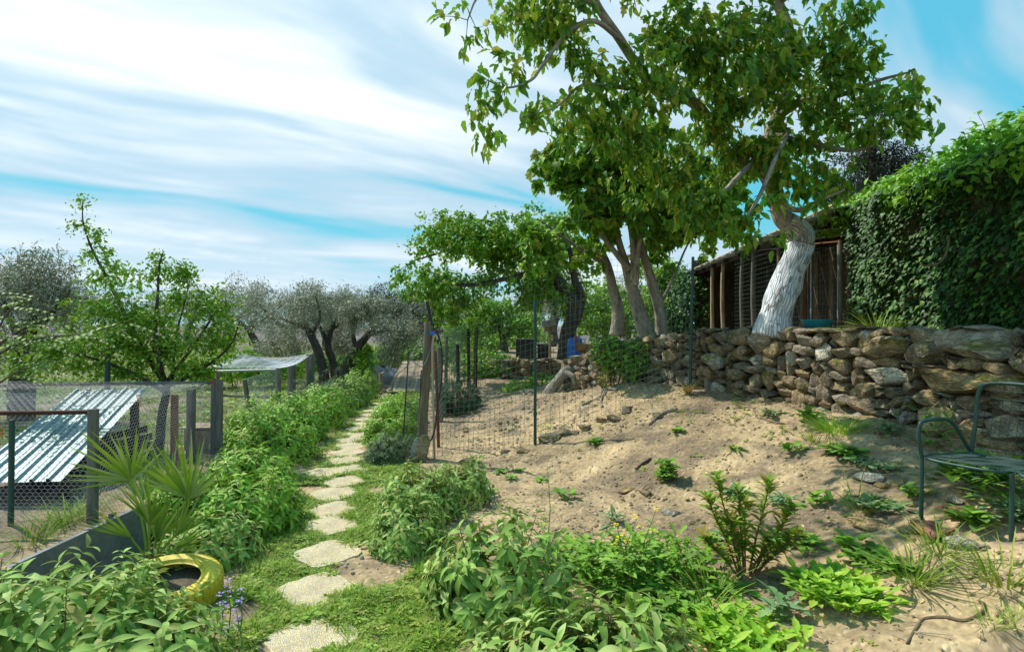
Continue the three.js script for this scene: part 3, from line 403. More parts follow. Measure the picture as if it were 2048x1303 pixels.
/* olive grove and other trees on the left */
function olive(label, pxl, py, d, limbsPx, blobs, seed, group, o = {}) {
  const base = at(pxl, py, d); base.y = land(base.x, d) - 0.03;
  const t = thing(o.name || 'olive_tree', label, 'tree', base, group);
  const limbs = limbsPx.map((l, i) => { const q = px(l, d); if (i === 0) { q[0][1] = base.y - 0.05; q.part = 'trunk'; } return q; });
  grow(t, { seed, limbs, bare: 1, bark: M.barkDark, leaf: 0.085, per: 26, clusters: 430, hollow: 0.55, gap: 1.0, gapLevel: 0.44, hang: -0.05, spread: 0.26, geos: [LEAF.olive], set: oliveSet, blobs, ...o });
}
olive('olive tree with two dark trunks beside the netted frame of posts', 640, 770, 16, [[[650, 778, 0.17], [645, 740, 0.14], [636, 705, 0.12], [622, 672, 0.10], [605, 640, 0.06]], [[632, 700, 0.08], [615, 660, 0.06], [570, 640, 0.04], [540, 625, 0.02]], [[622, 672, 0.06], [640, 630, 0.04], [630, 590, 0.02]]], [blob(575, 640, 70, 50, 16, 1.2), blob(620, 610, 50, 45, 16, 1.0), blob(540, 680, 45, 35, 16.5, 1.0), blob(620, 575, 25, 15, 16, 0.3, 0.06), blob(590, 690, 60, 35, 17.2, 1.0), blob(530, 710, 50, 30, 17, 0.9)], 61, 'olive trees in the grove', { clusters: 520 });
olive('olive tree with slim forked trunk in the middle of the grove', 672, 755, 17.5, [[[672, 760, 0.15], [664, 720, 0.12], [655, 690, 0.11], [662, 660, 0.08], [672, 640, 0.05]], [[656, 690, 0.08], [640, 655, 0.06], [625, 635, 0.03]], [[662, 660, 0.05], [690, 640, 0.04], [710, 610, 0.02]]], [blob(660, 625, 60, 45, 17.5, 1.2), blob(700, 600, 45, 30, 17.5, 0.9), blob(640, 590, 35, 25, 17.3, 0.6), blob(680, 680, 60, 35, 18.6, 1.0)], 62, 'olive trees in the grove', { clusters: 480 });
olive('wide silvery olive tree leaning to the path bridge', 690, 755, 15.5, [[[683, 765, 0.17], [696, 730, 0.14], [712, 700, 0.12], [735, 670, 0.09], [755, 650, 0.06]], [[712, 700, 0.08], [705, 660, 0.05], [715, 630, 0.03]], [[735, 670, 0.06], [780, 660, 0.04], [815, 670, 0.02]]], [blob(760, 640, 65, 42, 15.3, 1.2), blob(805, 670, 45, 40, 15, 1.0), blob(720, 625, 45, 35, 15.5, 0.9), blob(790, 700, 40, 30, 15, 0.9)], 63, 'olive trees in the grove', { clusters: 620 });
olive('large silvery olive tree at the left edge behind the young tree', 40, 760, 10, [[[40, 775, 0.2], [45, 720, 0.16], [55, 670, 0.12], [70, 620, 0.07]], [[50, 690, 0.09], [20, 640, 0.07], [0, 590, 0.04]], [[55, 670, 0.08], [110, 620, 0.05], [140, 580, 0.03]]], [blob(40, 580, 110, 75, 10, 1.3), blob(130, 620, 80, 60, 10.2, 1.0), blob(-30, 660, 90, 80, 10, 1.0), blob(90, 520, 60, 30, 10, 0.5)], 64, 'olive trees in the grove', { clusters: 520, per: 30 });
for (const [x, d, s, lab] of [[-11, 24, 65, 'far olive tree showing between the young tree and the netted frame'], [-5.6, 26, 66, 'far olive tree behind the slim forked one'], [-17, 22, 67, 'far olive tree behind the young green tree'], [-8.2, 21, 73, 'far olive tree behind the netted frame of posts']]) {
  const p = V(x, land(x, d), -d), q = (dx, dy, dz, r) => [x + dx, p.y + dy, -d + dz, r];
  const t = thing('olive_tree', lab, 'tree', p, 'olive trees in the grove');
  const tr = [q(0, -0.1, 0, 0.2), q(0.15, 0.8, 0, 0.16), q(-0.1, 1.5, 0.1, 0.12), q(0.2, 2.3, 0, 0.06)]; tr.part = 'trunk';
  grow(t, { seed: s, limbs: [tr, [q(-0.1, 1.4, 0, 0.1), q(-0.7, 2.0, 0.2, 0.06), q(-1.4, 2.6, 0, 0.03)], [q(0, 1.6, 0, 0.08), q(0.7, 2.2, -0.2, 0.05), q(1.3, 2.6, 0, 0.03)]], bark: M.barkDark, leaf: 0.11, per: 24, clusters: 330, hollow: 0.55, gap: 0.9, gapLevel: 0.42, hang: -0.05, spread: 0.3, geos: [LEAF.olive], set: oliveSet, blobs: [[x, p.y + 2.5, -d, 2.0, 1.0, 1.6], [x - 1.2, p.y + 1.9, -d, 1.2, 0.9, 1.1], [x + 1.2, p.y + 2.0, -d, 1.2, 0.9, 1.1]] });
}
{
  const src = scene.children.filter((o) => o.name.startsWith('olive_tree')).slice(-4), r = rng(404); let k = 0;
  for (const [x, d] of [[-26, 30], [-21, 34], [-15.5, 31], [-12.5, 38], [-9.5, 33], [-6.5, 37], [-3.6, 34], [-1, 40], [-17, 44], [-24, 42], [-8, 46], [3, 38], [7, 34], [11, 36], [-30, 38], [2, 28]]) { const c = src[k++ % 4].clone(); c.name = numbered('olive_tree'); c.position.set(x, land(x, d), -d); c.rotation.y = r() * 6.28; c.scale.setScalar(1.05 + 0.4 * r()); c.userData = { label: 'far grey-green olive tree in the depth of the grove', category: 'tree', group: 'olive trees in the depth of the grove' }; scene.add(c); }
}
olive('dark evergreen oak rising behind the silvery olives', 790, 700, 27, [[[790, 745, 0.3], [790, 690, 0.25], [785, 640, 0.15]], [[790, 690, 0.15], [820, 640, 0.08]]], [blob(775, 610, 50, 42, 27, 1.8), blob(820, 625, 45, 45, 27, 1.6), blob(850, 660, 50, 40, 26, 1.6), blob(880, 620, 50, 25, 27, 1.5)], 68, undefined, { name: 'oak_tree', set: darkSet, clusters: 420, per: 30, leaf: 0.16, spread: 0.4, gapLevel: 0.3 });
olive('bright yellow-green tree far behind the yard fence', 1010, 715, 19, [[[1010, 725, 0.14], [1008, 690, 0.11], [1000, 650, 0.07]], [[1008, 680, 0.07], [1030, 640, 0.04]]], [blob(960, 630, 60, 40, 19, 1.2), blob(1030, 640, 60, 45, 19, 1.2), blob(920, 660, 40, 30, 19, 1.0)], 69, undefined, { name: 'far_tree', set: brightSet, geos: [LEAF.oval], clusters: 380, per: 14, leaf: 0.14, bark: M.bark });
olive('leafy tree behind the three pale trunks', 1210, 690, 18, [[[1210, 720, 0.16], [1212, 670, 0.12], [1205, 620, 0.07]], [[1210, 660, 0.08], [1240, 620, 0.05]]], [blob(1200, 610, 70, 50, 18, 1.4), blob(1240, 650, 50, 30, 17, 1.2), blob(1160, 650, 50, 35, 18, 1.2), blob(1330, 560, 70, 50, 19, 1.3), blob(1290, 620, 70, 45, 18, 1.3)], 70, undefined, { name: 'background_tree', set: brightSet, geos: [LEAF.oval], clusters: 620, per: 14, leaf: 0.14, bark: M.bark });
olive('shrubby green tree beyond the yard, left of the dark trunk', 950, 700, 23, [[[950, 725, 0.12], [950, 690, 0.09], [945, 660, 0.05]], [[950, 690, 0.06], [970, 670, 0.04]]], [blob(930, 680, 60, 25, 23, 1.6), blob(990, 690, 60, 25, 23, 1.6), blob(1060, 670, 50, 25, 23, 1.6)], 71, undefined, { name: 'far_shrub', set: brightSet, geos: [LEAF.oval], clusters: 320, per: 14, leaf: 0.15, bark: M.bark });
olive('tall dark conifer behind the vine-covered shed roof', 1745, 420, 21, [[[1745, 640, 0.3], [1745, 400, 0.2], [1742, 190, 0.06]], [[1745, 400, 0.1], [1790, 330, 0.05]]], [blob(1742, 230, 40, 50, 21, 0.9), blob(1740, 320, 70, 60, 21, 1.3), blob(1720, 400, 80, 50, 21, 1.5), blob(1800, 340, 50, 60, 21, 1.0)], 72, undefined, { name: 'conifer_tree', set: darkSet, geos: [LEAF.lance], clusters: 520, per: 26, leaf: 0.17, spread: 0.4, gapLevel: 0.35 });
/* young tree in the pen on the left */
{
  const base = at(318, 935, 6.9); base.y = land(base.x, 6.9) - 0.02;
  const t = thing('young_fruit_tree', 'young green fruit tree growing out of the wire pen beside the metal sheet', 'tree', base);
  const A = px([[312, 935, 0.07], [318, 880, 0.055], [325, 820, 0.05], [332, 780, 0.045], [320, 740, 0.04]], 6.9); A[0][1] = base.y - 0.04; A.part = 'trunk';
  const limbs = [A, px([[325, 760, 0.035], [280, 690, 0.028], [240, 610, 0.022], [210, 550, 0.017], [180, 490, 0.012], [165, 440, 0.008], [165, 400, 0.005]], 6.9), px([[322, 745, 0.032], [310, 660, 0.022], [315, 590, 0.016], [318, 530, 0.01], [325, 505, 0.006]], 6.7), px([[328, 770, 0.03], [380, 700, 0.022], [420, 640, 0.014], [445, 600, 0.007]], 7), px([[328, 775, 0.03], [400, 740, 0.02], [460, 690, 0.012], [480, 640, 0.007]], 6.8), px([[325, 780, 0.028], [250, 740, 0.02], [160, 710, 0.014], [60, 700, 0.008]], 6.6), px([[345, 770, 0.02], [350, 680, 0.015], [370, 600, 0.009], [380, 555, 0.005]], 7.0)];
  grow(t, { seed: 81, limbs, bare: 1, bark: M.barkDark, leaf: 0.052, per: 14, clusters: 1050, hollow: 0.8, gap: 2.2, gapLevel: 0.48, hang: 0.15, spread: 0.13, twig: 0.005, wind: V(-0.25, 0, 0), geos: [LEAF.oval], set: brightSet, own: 60,
    blobs: [blob(330, 690, 110, 70, 6.9, 0.8), blob(430, 680, 60, 70, 6.9, 0.6), blob(240, 680, 110, 60, 6.7, 0.7), blob(300, 590, 90, 70, 6.9, 0.6), blob(440, 610, 50, 40, 6.9, 0.4), blob(200, 620, 70, 50, 6.8, 0.5), blob(165, 405, 14, 22, 6.9, 0.08, 0.006), blob(155, 450, 38, 12, 6.9, 0.1, 0.008), blob(190, 470, 30, 14, 6.9, 0.1, 0.008), blob(175, 505, 45, 18, 6.9, 0.15, 0.014), blob(215, 555, 55, 35, 6.9, 0.3, 0.035), blob(320, 520, 16, 30, 6.8, 0.1, 0.010), blob(300, 555, 50, 30, 6.8, 0.3, 0.025), blob(365, 540, 30, 35, 6.9, 0.2, 0.015), blob(110, 700, 110, 45, 6.4, 0.5), blob(60, 740, 110, 30, 6.4, 0.4), blob(250, 745, 120, 30, 6.6, 0.5), blob(400, 740, 80, 35, 6.8, 0.5), blob(400, 610, 55, 40, 6.9, 0.4), blob(470, 660, 30, 40, 6.8, 0.3), blob(370, 560, 25, 25, 7, 0.2, 0.015)] });
  // a feathery branch with compound leaves reaching in from the left
  const b2 = at(-60, 760, 5.6); b2.y = 0;
  const w = thing('feathery_shrub', 'shrub with feathery compound leaves reaching in at the left edge', 'shrub', b2);
  const S = px([[-60, 1000, 0.03], [-55, 850, 0.026], [-30, 720, 0.02], [40, 660, 0.013], [130, 625, 0.007]], 5.6); S[0][1] = 0; S.part = 'stem';
  const L2 = [S, px([[-30, 720, 0.015], [60, 680, 0.01], [180, 665, 0.006], [260, 640, 0.003]], 5.5), px([[-30, 715, 0.012], [20, 620, 0.008], [90, 590, 0.004]], 5.6), px([[-50, 800, 0.012], [40, 740, 0.008], [110, 720, 0.004]], 5.5)];
  const r = rng(9), P = w.position, lv = []; part('stem', (() => { const g = merge(L2.map((l) => tube(smooth(l, 4), 6))); g.translate(-P.x, -P.y, -P.z); return g; })(), M.bark, w);
  const rach = [];
  for (const l of L2) { const sp = smooth(l, 6); for (let i = 5; i < sp.length; i += 2) for (let k = 0; k < 2; k++) { const q = V(sp[i][0], sp[i][1], sp[i][2]), dir = rdir(r); dir.y = Math.abs(dir.y) * 0.3 - 0.25; dir.normalize(); const L = 0.26 + r() * 0.14, up = V(0, 1, 0), side = dir.clone().cross(up).normalize(), pl = []; for (let j = 0; j <= 6; j++) { const u = j / 6, c = q.clone().addScaledVector(dir, L * u); c.y -= 0.12 * L * u * u * 2; pl.push([c.x, c.y, c.z, 0.002]); if (j) for (const s of [-1, 1]) { const d = side.clone().multiplyScalar(s).addScaledVector(dir, 0.5).add(V(0, -0.25, 0)); lv.push(leafAt(c.clone().sub(P), d, up, 0.075 * (1 - 0.4 * u) * (0.8 + 0.4 * r()))); } } rach.push(tube(pl, 3, 0, false)); } }
  part('leaf_stalks', (() => { const g = merge(rach); g.translate(-P.x, -P.y, -P.z); return g; })(), M.bark, w).userData.kind = 'stuff';
  foliage(w, lv, [LEAF.oval], leafSet('feather', [[0.202, 0.345, 0.046], [0.152, 0.287, 0.040], [0.253, 0.391, 0.081]], 0.5, 0.6), r, 80);
}

/* ------------------------------------------------ stepping stones */
const ORD = 'first second third fourth fifth sixth seventh eighth ninth tenth eleventh twelfth thirteenth fourteenth fifteenth sixteenth seventeenth eighteenth nineteenth twentieth twenty-first twenty-second twenty-third twenty-fourth'.split(' ');
{
  const S = [[622, 1275], [632, 1176], [655, 1104], [662, 1049], [662, 1016], [670, 985], [690, 961], [642, 947], [698, 938], [690, 918], [694, 903], [706, 890], [704, 879], [716, 868], [722, 857], [730, 847], [738, 838], [744, 829], [750, 821], [758, 813], [764, 806]];
  const r = rng(4);
  S.forEach(([X, Y], i) => {
    const d = 1.64 * F / (Y - 651.5), x = (X - 1024) / F * d, sh = new THREE.Shape(), h = 0.2;
    const c = []; for (let k = 0; k < 4; k++) { const a0 = [[-h, -h], [h, -h], [h, h], [-h, h]][k], a1 = [[h, -h], [h, h], [-h, h], [-h, -h]][k]; for (let j = 0; j < 6; j++) { const t = j / 6, q = 0.024 * (r() - 0.5), cr = j === 0 ? 0.84 : j === 1 || j === 5 ? 0.955 : 1; c.push([(lerp(a0[0], a1[0], t)) * cr + q, (lerp(a0[1], a1[1], t)) * cr + q]); } }
    c.forEach((q, k) => (k ? sh.lineTo(...q) : sh.moveTo(...q)));
    const g = new THREE.ExtrudeGeometry(sh, { depth: 0.03, bevelEnabled: true, bevelSize: 0.006, bevelThickness: 0.006, bevelSegments: 2 }); g.rotateX(-Math.PI / 2);
    const y = Math.max(land(x, d, false), land(x, d)) - 0.026;
    const m = solo('stepping_stone', g, M.agg, `square pebble-faced stepping stone, ${ORD[i]} of the garden path counted from the bottom edge`, 'stepping stone', 'stepping stones of the garden path', V(x, y, -d));
    m.rotation.set((r() - 0.5) * 0.03, Math.PI / 4 + (r() - 0.5) * 0.25 + (i === 7 ? 0.3 : 0), (r() - 0.5) * 0.03);
    S[i].push(x, d);
  });
  scene.userData.stones = S.map((q) => [q[2], q[3]]);
}
const STONES = scene.userData.stones;

/* ------------------------------------------------ grass and small ground cover */
const grassSet = leafSet('grass', [[0.248, 0.418, 0.029], [0.176, 0.329, 0.023], [0.336, 0.481, 0.046], [0.409, 0.455, 0.091]], 0.45, 0.6);
function tuftGeo(seed, n, w = 1) { const r = rng(seed), l = []; for (let i = 0; i < n; i++) { const g = LEAF.blade.clone(), s = 0.6 + 0.6 * r(); g.scale(s * w, s, s); g.rotateX(-0.55 - 0.8 * r()); g.rotateY(r() * 6.28); g.translate((r() - 0.5) * 0.5, 0, (r() - 0.5) * 0.5); l.push(g); } return merge(l); }
const TUFT = [tuftGeo(1, 7, 1.5), tuftGeo(2, 9, 1.3), tuftGeo(3, 6, 1.7)];
const CLOVER = (() => { const r = rng(8), l = []; for (let i = 0; i < 7; i++) { const g = LEAF.oval.clone(); g.scale(0.5, 0.5, 0.5); g.rotateX(-0.25 - 0.3 * r()); g.rotateY(r() * 6.28); g.translate((r() - 0.5) * 0.4, 0.1 + 0.15 * r(), (r() - 0.5) * 0.4); l.push(g); } return merge(l); })();
{
  const r = rng(12), list = [[], [], [], []];
  const add = (x, d, s, k) => { const p = ground(x, d); p.y -= 0.006; const m = new THREE.Matrix4().makeRotationY(r() * 6.28); m.premultiply(new THREE.Matrix4().makeRotationX((r() - 0.5) * 0.3)); m.scale(V(s, s * (0.8 + 0.5 * r()), s)); m.setPosition(p); list[k].push(m); };
  const onStone = (x, d) => STONES.some(([a, b]) => Math.abs(x - a) + Math.abs(d - b) < 0.17 + 0.13 * vn(x * 9 + 2, d * 9));
  for (let i = 0; i < 130000; i++) { const d = 1.8 + 12.5 * Math.pow(r(), 1.5), x = pathX(d) + (r() - 0.42) * 2.4; const k = turf(x, d); if (r() > k * 1.0 || onStone(x, d)) continue; const n = vn(x * 5 + 3, d * 5); add(x, d, (0.03 + 0.06 * r() * r() + 0.02 * r()) * (0.55 + 0.95 * n), r() < 0.25 ? 3 : Math.floor(r() * 3)); }
  for (let i = 0; i < 26000; i++) { const d = 6 + 30 * Math.pow(r(), 1.6), x = -3.6 - r() * (2 + d * 0.9); if (r() > turf(x, d)) continue; add(x, d, (0.05 + 0.09 * r()) * (1 + d * 0.03), r() < 0.2 ? 3 : Math.floor(r() * 3)); }
  for (let i = 0; i < 12000; i++) { const d = 2.4 + 13 * r(), x = -0.5 + 6 * r(), n = fbm(x * 1.2 + 31, d * 1.2, 4) * 0.6 + 0.4 * vn(x * 4, d * 4 + 9); const s = toLine(x, d, EDGE)[0]; const k = s > 0 ? sstep(0.56, 0.68, n) * (d > 8 ? 0.4 : 0.8) : sstep(0.45, 0.62, n); if (r() > k) continue; add(x, d, 0.03 + 0.05 * r(), r() < 0.4 ? 3 : Math.floor(r() * 3)); }
  [...TUFT, CLOVER].forEach((g, k) => { const im = new THREE.InstancedMesh(g, grassSet.white, list[k].length); list[k].forEach((m, i) => { im.setMatrixAt(i, m); im.setColorAt(i, vary(grassSet.cols[Math.floor(r() * 4)], r, 0.25)); }); im.name = k < 3 ? numbered('grass') : 'ground_cover'; im.userData = { kind: 'stuff', label: k < 3 ? 'short green grass along the garden path' : 'small clover-like ground cover along the path', category: k < 3 ? 'grass' : 'ground cover' }; shadow(im); scene.add(im); });
  { const cl = [[], [], [], [], []]; for (let i = 0; i < 9000; i++) { const d = 2.4 + 7.5 * r(), x = -0.6 + 5 * r(), s = toLine(x, d, WALL)[0], n = fbm(x * 1.7 + 80, d * 1.7, 3); if (s < 0.04 || r() > sstep(0.45, 0.68, n) + 0.5 * sstep(0.9, 0.2, s)) continue; const z = 0.010 + 0.030 * Math.pow(r(), 2.5), p = ground(x, d); p.y -= z * 0.12; const m = new THREE.Matrix4().makeRotationFromEuler(new THREE.Euler(r() * 6, r() * 6, r() * 6)); m.scale(V(z * (1 + 0.6 * r()), z * (0.7 + 0.4 * r()), z * (1 + 0.6 * r()))); m.setPosition(p); cl[i % 5].push(m); }
    PEB.forEach((g, k) => { const im = new THREE.InstancedMesh(g, std([1, 1, 1], 1, { map: T.soil }), cl[k].length); cl[k].forEach((m, i) => { im.setMatrixAt(i, m); im.setColorAt(i, vary([0.50, 0.375, 0.225], r, 0.2)); }); im.name = numbered('dirt'); im.userData = { kind: 'stuff', label: 'crumbled clods of dry earth on the bank', category: 'dirt' }; shadow(im); scene.add(im); }); }
  // loose pebbles and crumbs of earth
  const pl = PEB.map(() => []);
  for (let i = 0; i < 7000; i++) { const d = 1.8 + 13 * Math.pow(r(), 1.3), x = -1.8 + 6 * r(); const s = toLine(x, d, WALL)[0]; if (s < 0.03 || turf(x, d) > 0.5 || onStone(x, d)) continue; const n = vn(x * 2 + 9, d * 2), z = (0.006 + 0.016 * Math.pow(r(), 3)) * (d > 8 ? 1.7 : 1) * (n > 0.6 ? 1.5 : 1); const p = ground(x, d); const m = new THREE.Matrix4().makeRotationFromEuler(new THREE.Euler(r() * 6, r() * 6, r() * 6)); m.scale(V(z * (1 + r()), z, z * (1 + r()))); m.setPosition(p); pl[i % 5].push(m); }
  PEB.forEach((g, k) => { const im = new THREE.InstancedMesh(g, std([1, 1, 1], 1, { map: T.rock }), pl[k].length); pl[k].forEach((m, i) => { im.setMatrixAt(i, m); const t = r(); im.setColorAt(i, t < 0.12 ? lin(0.6, 0.57, 0.52) : vary([0.60, 0.47, 0.31], r, 0.25)); }); im.name = numbered('gravel'); im.userData = { kind: 'stuff', label: 'loose pebbles and crumbs of earth on the bare soil', category: 'gravel' }; shadow(im); scene.add(im); });
}

/* ------------------------------------------------ sage */
const sageSet = leafSet('sage', [[0.268, 0.431, 0.081], [0.201, 0.345, 0.057], [0.352, 0.517, 0.115], [0.419, 0.531, 0.172], [0.184, 0.301, 0.052], [0.268, 0.431, 0.081], [0.201, 0.345, 0.057], [0.352, 0.517, 0.115], [0.419, 0.531, 0.172], [0.184, 0.301, 0.052], [0.40, 0.40, 0.12]], 0.35, 0.7);
const sageBright = leafSet('sageb', [[0.285, 0.517, 0.052], [0.217, 0.416, 0.040], [0.386, 0.617, 0.081], [0.168, 0.316, 0.034], [0.285, 0.517, 0.052], [0.217, 0.416, 0.040], [0.386, 0.617, 0.081], [0.168, 0.316, 0.034], [0.42, 0.44, 0.10]], 0.38, 0.65);
function mound(o) {                                                      // a domed shrub of shoots that carry whorls of leaves
  const r = rng(o.seed), p = ground(o.x, o.d); p.y -= 0.01; const t = thing(o.name, o.label, o.cat || 'shrub', p, o.group), lv = [], st = [];
  const n = Math.round(o.n ?? o.rx * o.rz * 1500), H = o.h, wind = o.wind || V(0.1, 0, 0.02);
  for (let i = 0; i < n; i++) {
    const a = r() * 6.283, q = Math.sqrt(r()), el = r(); const bump = 0.66 + 0.62 * vn(Math.cos(a) * 1.6 + o.seed, Math.sin(a) * 1.6 + el * 1.5);
    const ph = Math.asin(clamp(1 - q * 1.0, 0.02, 1)), rr = Math.cos(ph) * bump, u0 = r(), k = u0 < 0.66 ? 0.92 + 0.14 * r() : u0 < 0.76 ? 1.06 + 0.2 * r() : 0.5 + 0.45 * r();
    const tip = V(Math.cos(a) * rr * o.rx * k, Math.max(0.04, H * (0.12 + 0.88 * Math.sin(ph)) * (0.72 + 0.56 * vn(Math.cos(a) * 2.6 + o.seed, Math.sin(a) * 2.6 + q * 4)) * (0.4 + 0.6 * k)), Math.sin(a) * rr * o.rz * k);
    const out = V(Math.cos(a) * Math.cos(ph), 0.55 + 0.8 * Math.sin(ph), Math.sin(a) * Math.cos(ph)).normalize();
    if (i % 2 === 0) { const b = V(tip.x * 0.2, 0, tip.z * 0.2); st.push(tube([[b.x, b.y, b.z, 0.005], [lerp(b.x, tip.x, 0.6), tip.y * 0.5, lerp(b.z, tip.z, 0.6), 0.004], [tip.x, tip.y, tip.z, 0.0025]], 4, 0, false)); }
    const tw = r() * 6.28, pairs = o.pairs ?? 4, e1 = out.clone().cross(V(0.3, 0.2, 0.9)).normalize(), e2 = out.clone().cross(e1);
    for (let j = 0; j < pairs; j++) for (const s of [0, Math.PI]) {
      const an = tw + j * 1.571 + s + (r() - 0.5) * 0.5, f = j / pairs, d = e1.clone().multiplyScalar(Math.cos(an)).addScaledVector(e2, Math.sin(an)).multiplyScalar(1.15 - 0.55 * f).addScaledVector(out, 0.25 + 0.75 * f); d.y -= (o.droop ?? 0.35) * (1 - f * 0.7) * (0.5 + r()); d.addScaledVector(wind, r());
      const b = tip.clone().addScaledVector(out, (f - 0.7) * o.leaf * 0.9); lv.push(leafAt(b, d, out, o.leaf * (1.05 - 0.55 * f) * (0.75 + 0.45 * r()), o.wide ?? (0.7 + 0.3 * r())));
    }
  }
  part('stems', merge(st), M.dead, t).userData.kind = 'stuff';
  foliage(t, lv, o.geos || [LEAF.sage, LEAF.sage2], o.set || sageSet, r, o.own || 0);
  return t;
}
{
  const G = 'sage bushes along the garden path';
  const list = [   // x, d, rx, rz, h, leaf, own, label, bright
    [-2.45, 2.55, 0.42, 0.38, 0.56, 0.13, 160, 'broad-leaved sage bush in the bottom corner below the grey board'],
    [-1.98, 2.45, 0.42, 0.40, 0.60, 0.13, 240, 'big-leaved sage bush in front of the yellow tyre'],
    [-1.55, 2.38, 0.32, 0.36, 0.52, 0.13, 220, 'sage bush at the bottom edge beside the lilac flower spikes'],
    [-2.08, 4.05, 0.34, 0.36, 0.36, 0.105, 160, 'dark low sage bush right behind the yellow tyre'],
    [-2.12, 4.65, 0.40, 0.42, 0.52, 0.105, 220, 'full sage bush beside the path behind the fan palm', 1],
    [-2.42, 5.30, 0.46, 0.42, 0.58, 0.105, 160, 'tall sage bush between the fan palm and the wire pen corner', 1],
    [-2.62, 4.65, 0.34, 0.36, 0.50, 0.105, 60, 'sage bush half hidden by the fan palm leaves', 1],
    [-2.80, 7.05, 0.52, 0.46, 0.68, 0.10, 120, 'rounded sage bush at the narrow part of the path', 1],
    [-3.25, 7.45, 0.50, 0.46, 0.66, 0.10, 60, 'sage bush beside the corner post of the wire pen', 1],
    [-2.98, 8.15, 0.46, 0.46, 0.70, 0.10, 40, 'sage bush behind the rounded one at the narrow path', 1],
    [-3.55, 8.50, 0.55, 0.50, 0.72, 0.10, 0, 'sage bush in front of the small leaning posts', 1],
    [-3.15, 9.30, 0.46, 0.50, 0.70, 0.10, 0, 'sage bush halfway to the plank bridge', 1],
    [-3.45, 10.4, 0.55, 0.55, 0.70, 0.10, 0, 'sage bush in front of the netted frame of posts', 1],
    [-3.40, 11.7, 0.50, 0.55, 0.75, 0.10, 0, 'dark sage bush two before the plank bridge'],
    [-3.45, 12.9, 0.42, 0.50, 0.78, 0.10, 0, 'sage bush right beside the start of the plank bridge', 1],
    [-2.14, 3.0, 0.36, 0.24, 0.42, 0.12, 160, 'sage bush half covering the yellow tyre'],
    [-1.86, 2.80, 0.26, 0.22, 0.36, 0.12, 120, 'low sage bush just below the yellow tyre'],
    [-0.80, 4.25, 0.30, 0.30, 0.36, 0.10, 120, 'low sage bush beside the bare patch right of the path'],
    [-0.82, 4.85, 0.38, 0.40, 0.44, 0.10, 200, 'sage bush right of the path below the wooden fence post'],
    [-0.52, 5.35, 0.30, 0.34, 0.42, 0.10, 100, 'small sage bush reaching onto the bare soil bank'],
    [-0.10, 3.32, 0.40, 0.36, 0.58, 0.135, 300, 'large drooping sage bush in the middle foreground'],
    [0.40, 2.50, 0.44, 0.34, 0.46, 0.135, 300, 'pale sage bush cut by the bottom edge'],
    [0.02, 2.55, 0.24, 0.24, 0.28, 0.11, 90, 'little sage seedling below the large drooping sage bush'],
    [-1.72, 8.1, 0.42, 0.45, 0.52, 0.09, 0, 'sage bush behind the rosemary at the wire fence', 1],
    [-1.85, 9.3, 0.45, 0.5, 0.58, 0.09, 0, 'sage bush beside the wire fence halfway to the bridge', 1],
    [-2.05, 10.8, 0.42, 0.5, 0.42, 0.09, 0, 'sage bush nearest the right side of the plank bridge', 1],
  ];
  list.forEach(([x, d, rx, rz, h, leaf, own, label, b], i) => mound({ name: 'sage_bush', label, group: G, x: d > 4 && d < 14 && x < -1.9 && x > -3.3 ? x - 0.08 : x, d, rx: d > 4 ? rx * 0.9 : rx, rz, h: d > 4 && x < -2 ? h * 0.9 : h, leaf, own, seed: 200 + i, set: b ? sageBright : sageSet, droop: i === 20 ? 0.75 : 0.4, n: rx * rz * (leaf > 0.12 ? 1150 : 1700), pairs: d > 7 ? 3 : 4 }));
  const ros = leafSet('rosemary', [[0.13, 0.20, 0.09], [0.10, 0.165, 0.075], [0.17, 0.24, 0.12]], 0.2, 0.8);
  mound({ name: 'rosemary_bush', label: 'grey-green fine-leaved rosemary bush at the foot of the wooden fence post', x: -1.5, d: 7.0, rx: 0.30, rz: 0.30, h: 0.36, leaf: 0.05, seed: 301, set: ros, geos: [LEAF.olive], n: 420, pairs: 9, droop: 0 });
  mound({ name: 'rosemary_bush', label: 'grey-green fine-leaved bush behind the bushes left of the path', x: -3.75, d: 11.2, rx: 0.5, rz: 0.5, h: 0.72, leaf: 0.07, seed: 302, set: ros, geos: [LEAF.olive], n: 420, pairs: 8, droop: 0 });
  mound({ name: 'rosemary_bush', label: 'dark rosemary bush inside the yard beside the gate posts', x: -1.0, d: 10.2, rx: 0.42, rz: 0.42, h: 0.62, leaf: 0.06, seed: 303, set: leafSet('rosd', [[0.07, 0.13, 0.06], [0.05, 0.10, 0.045]], 0.2, 0.8), geos: [LEAF.olive], n: 520, pairs: 9, droop: 0 });
}
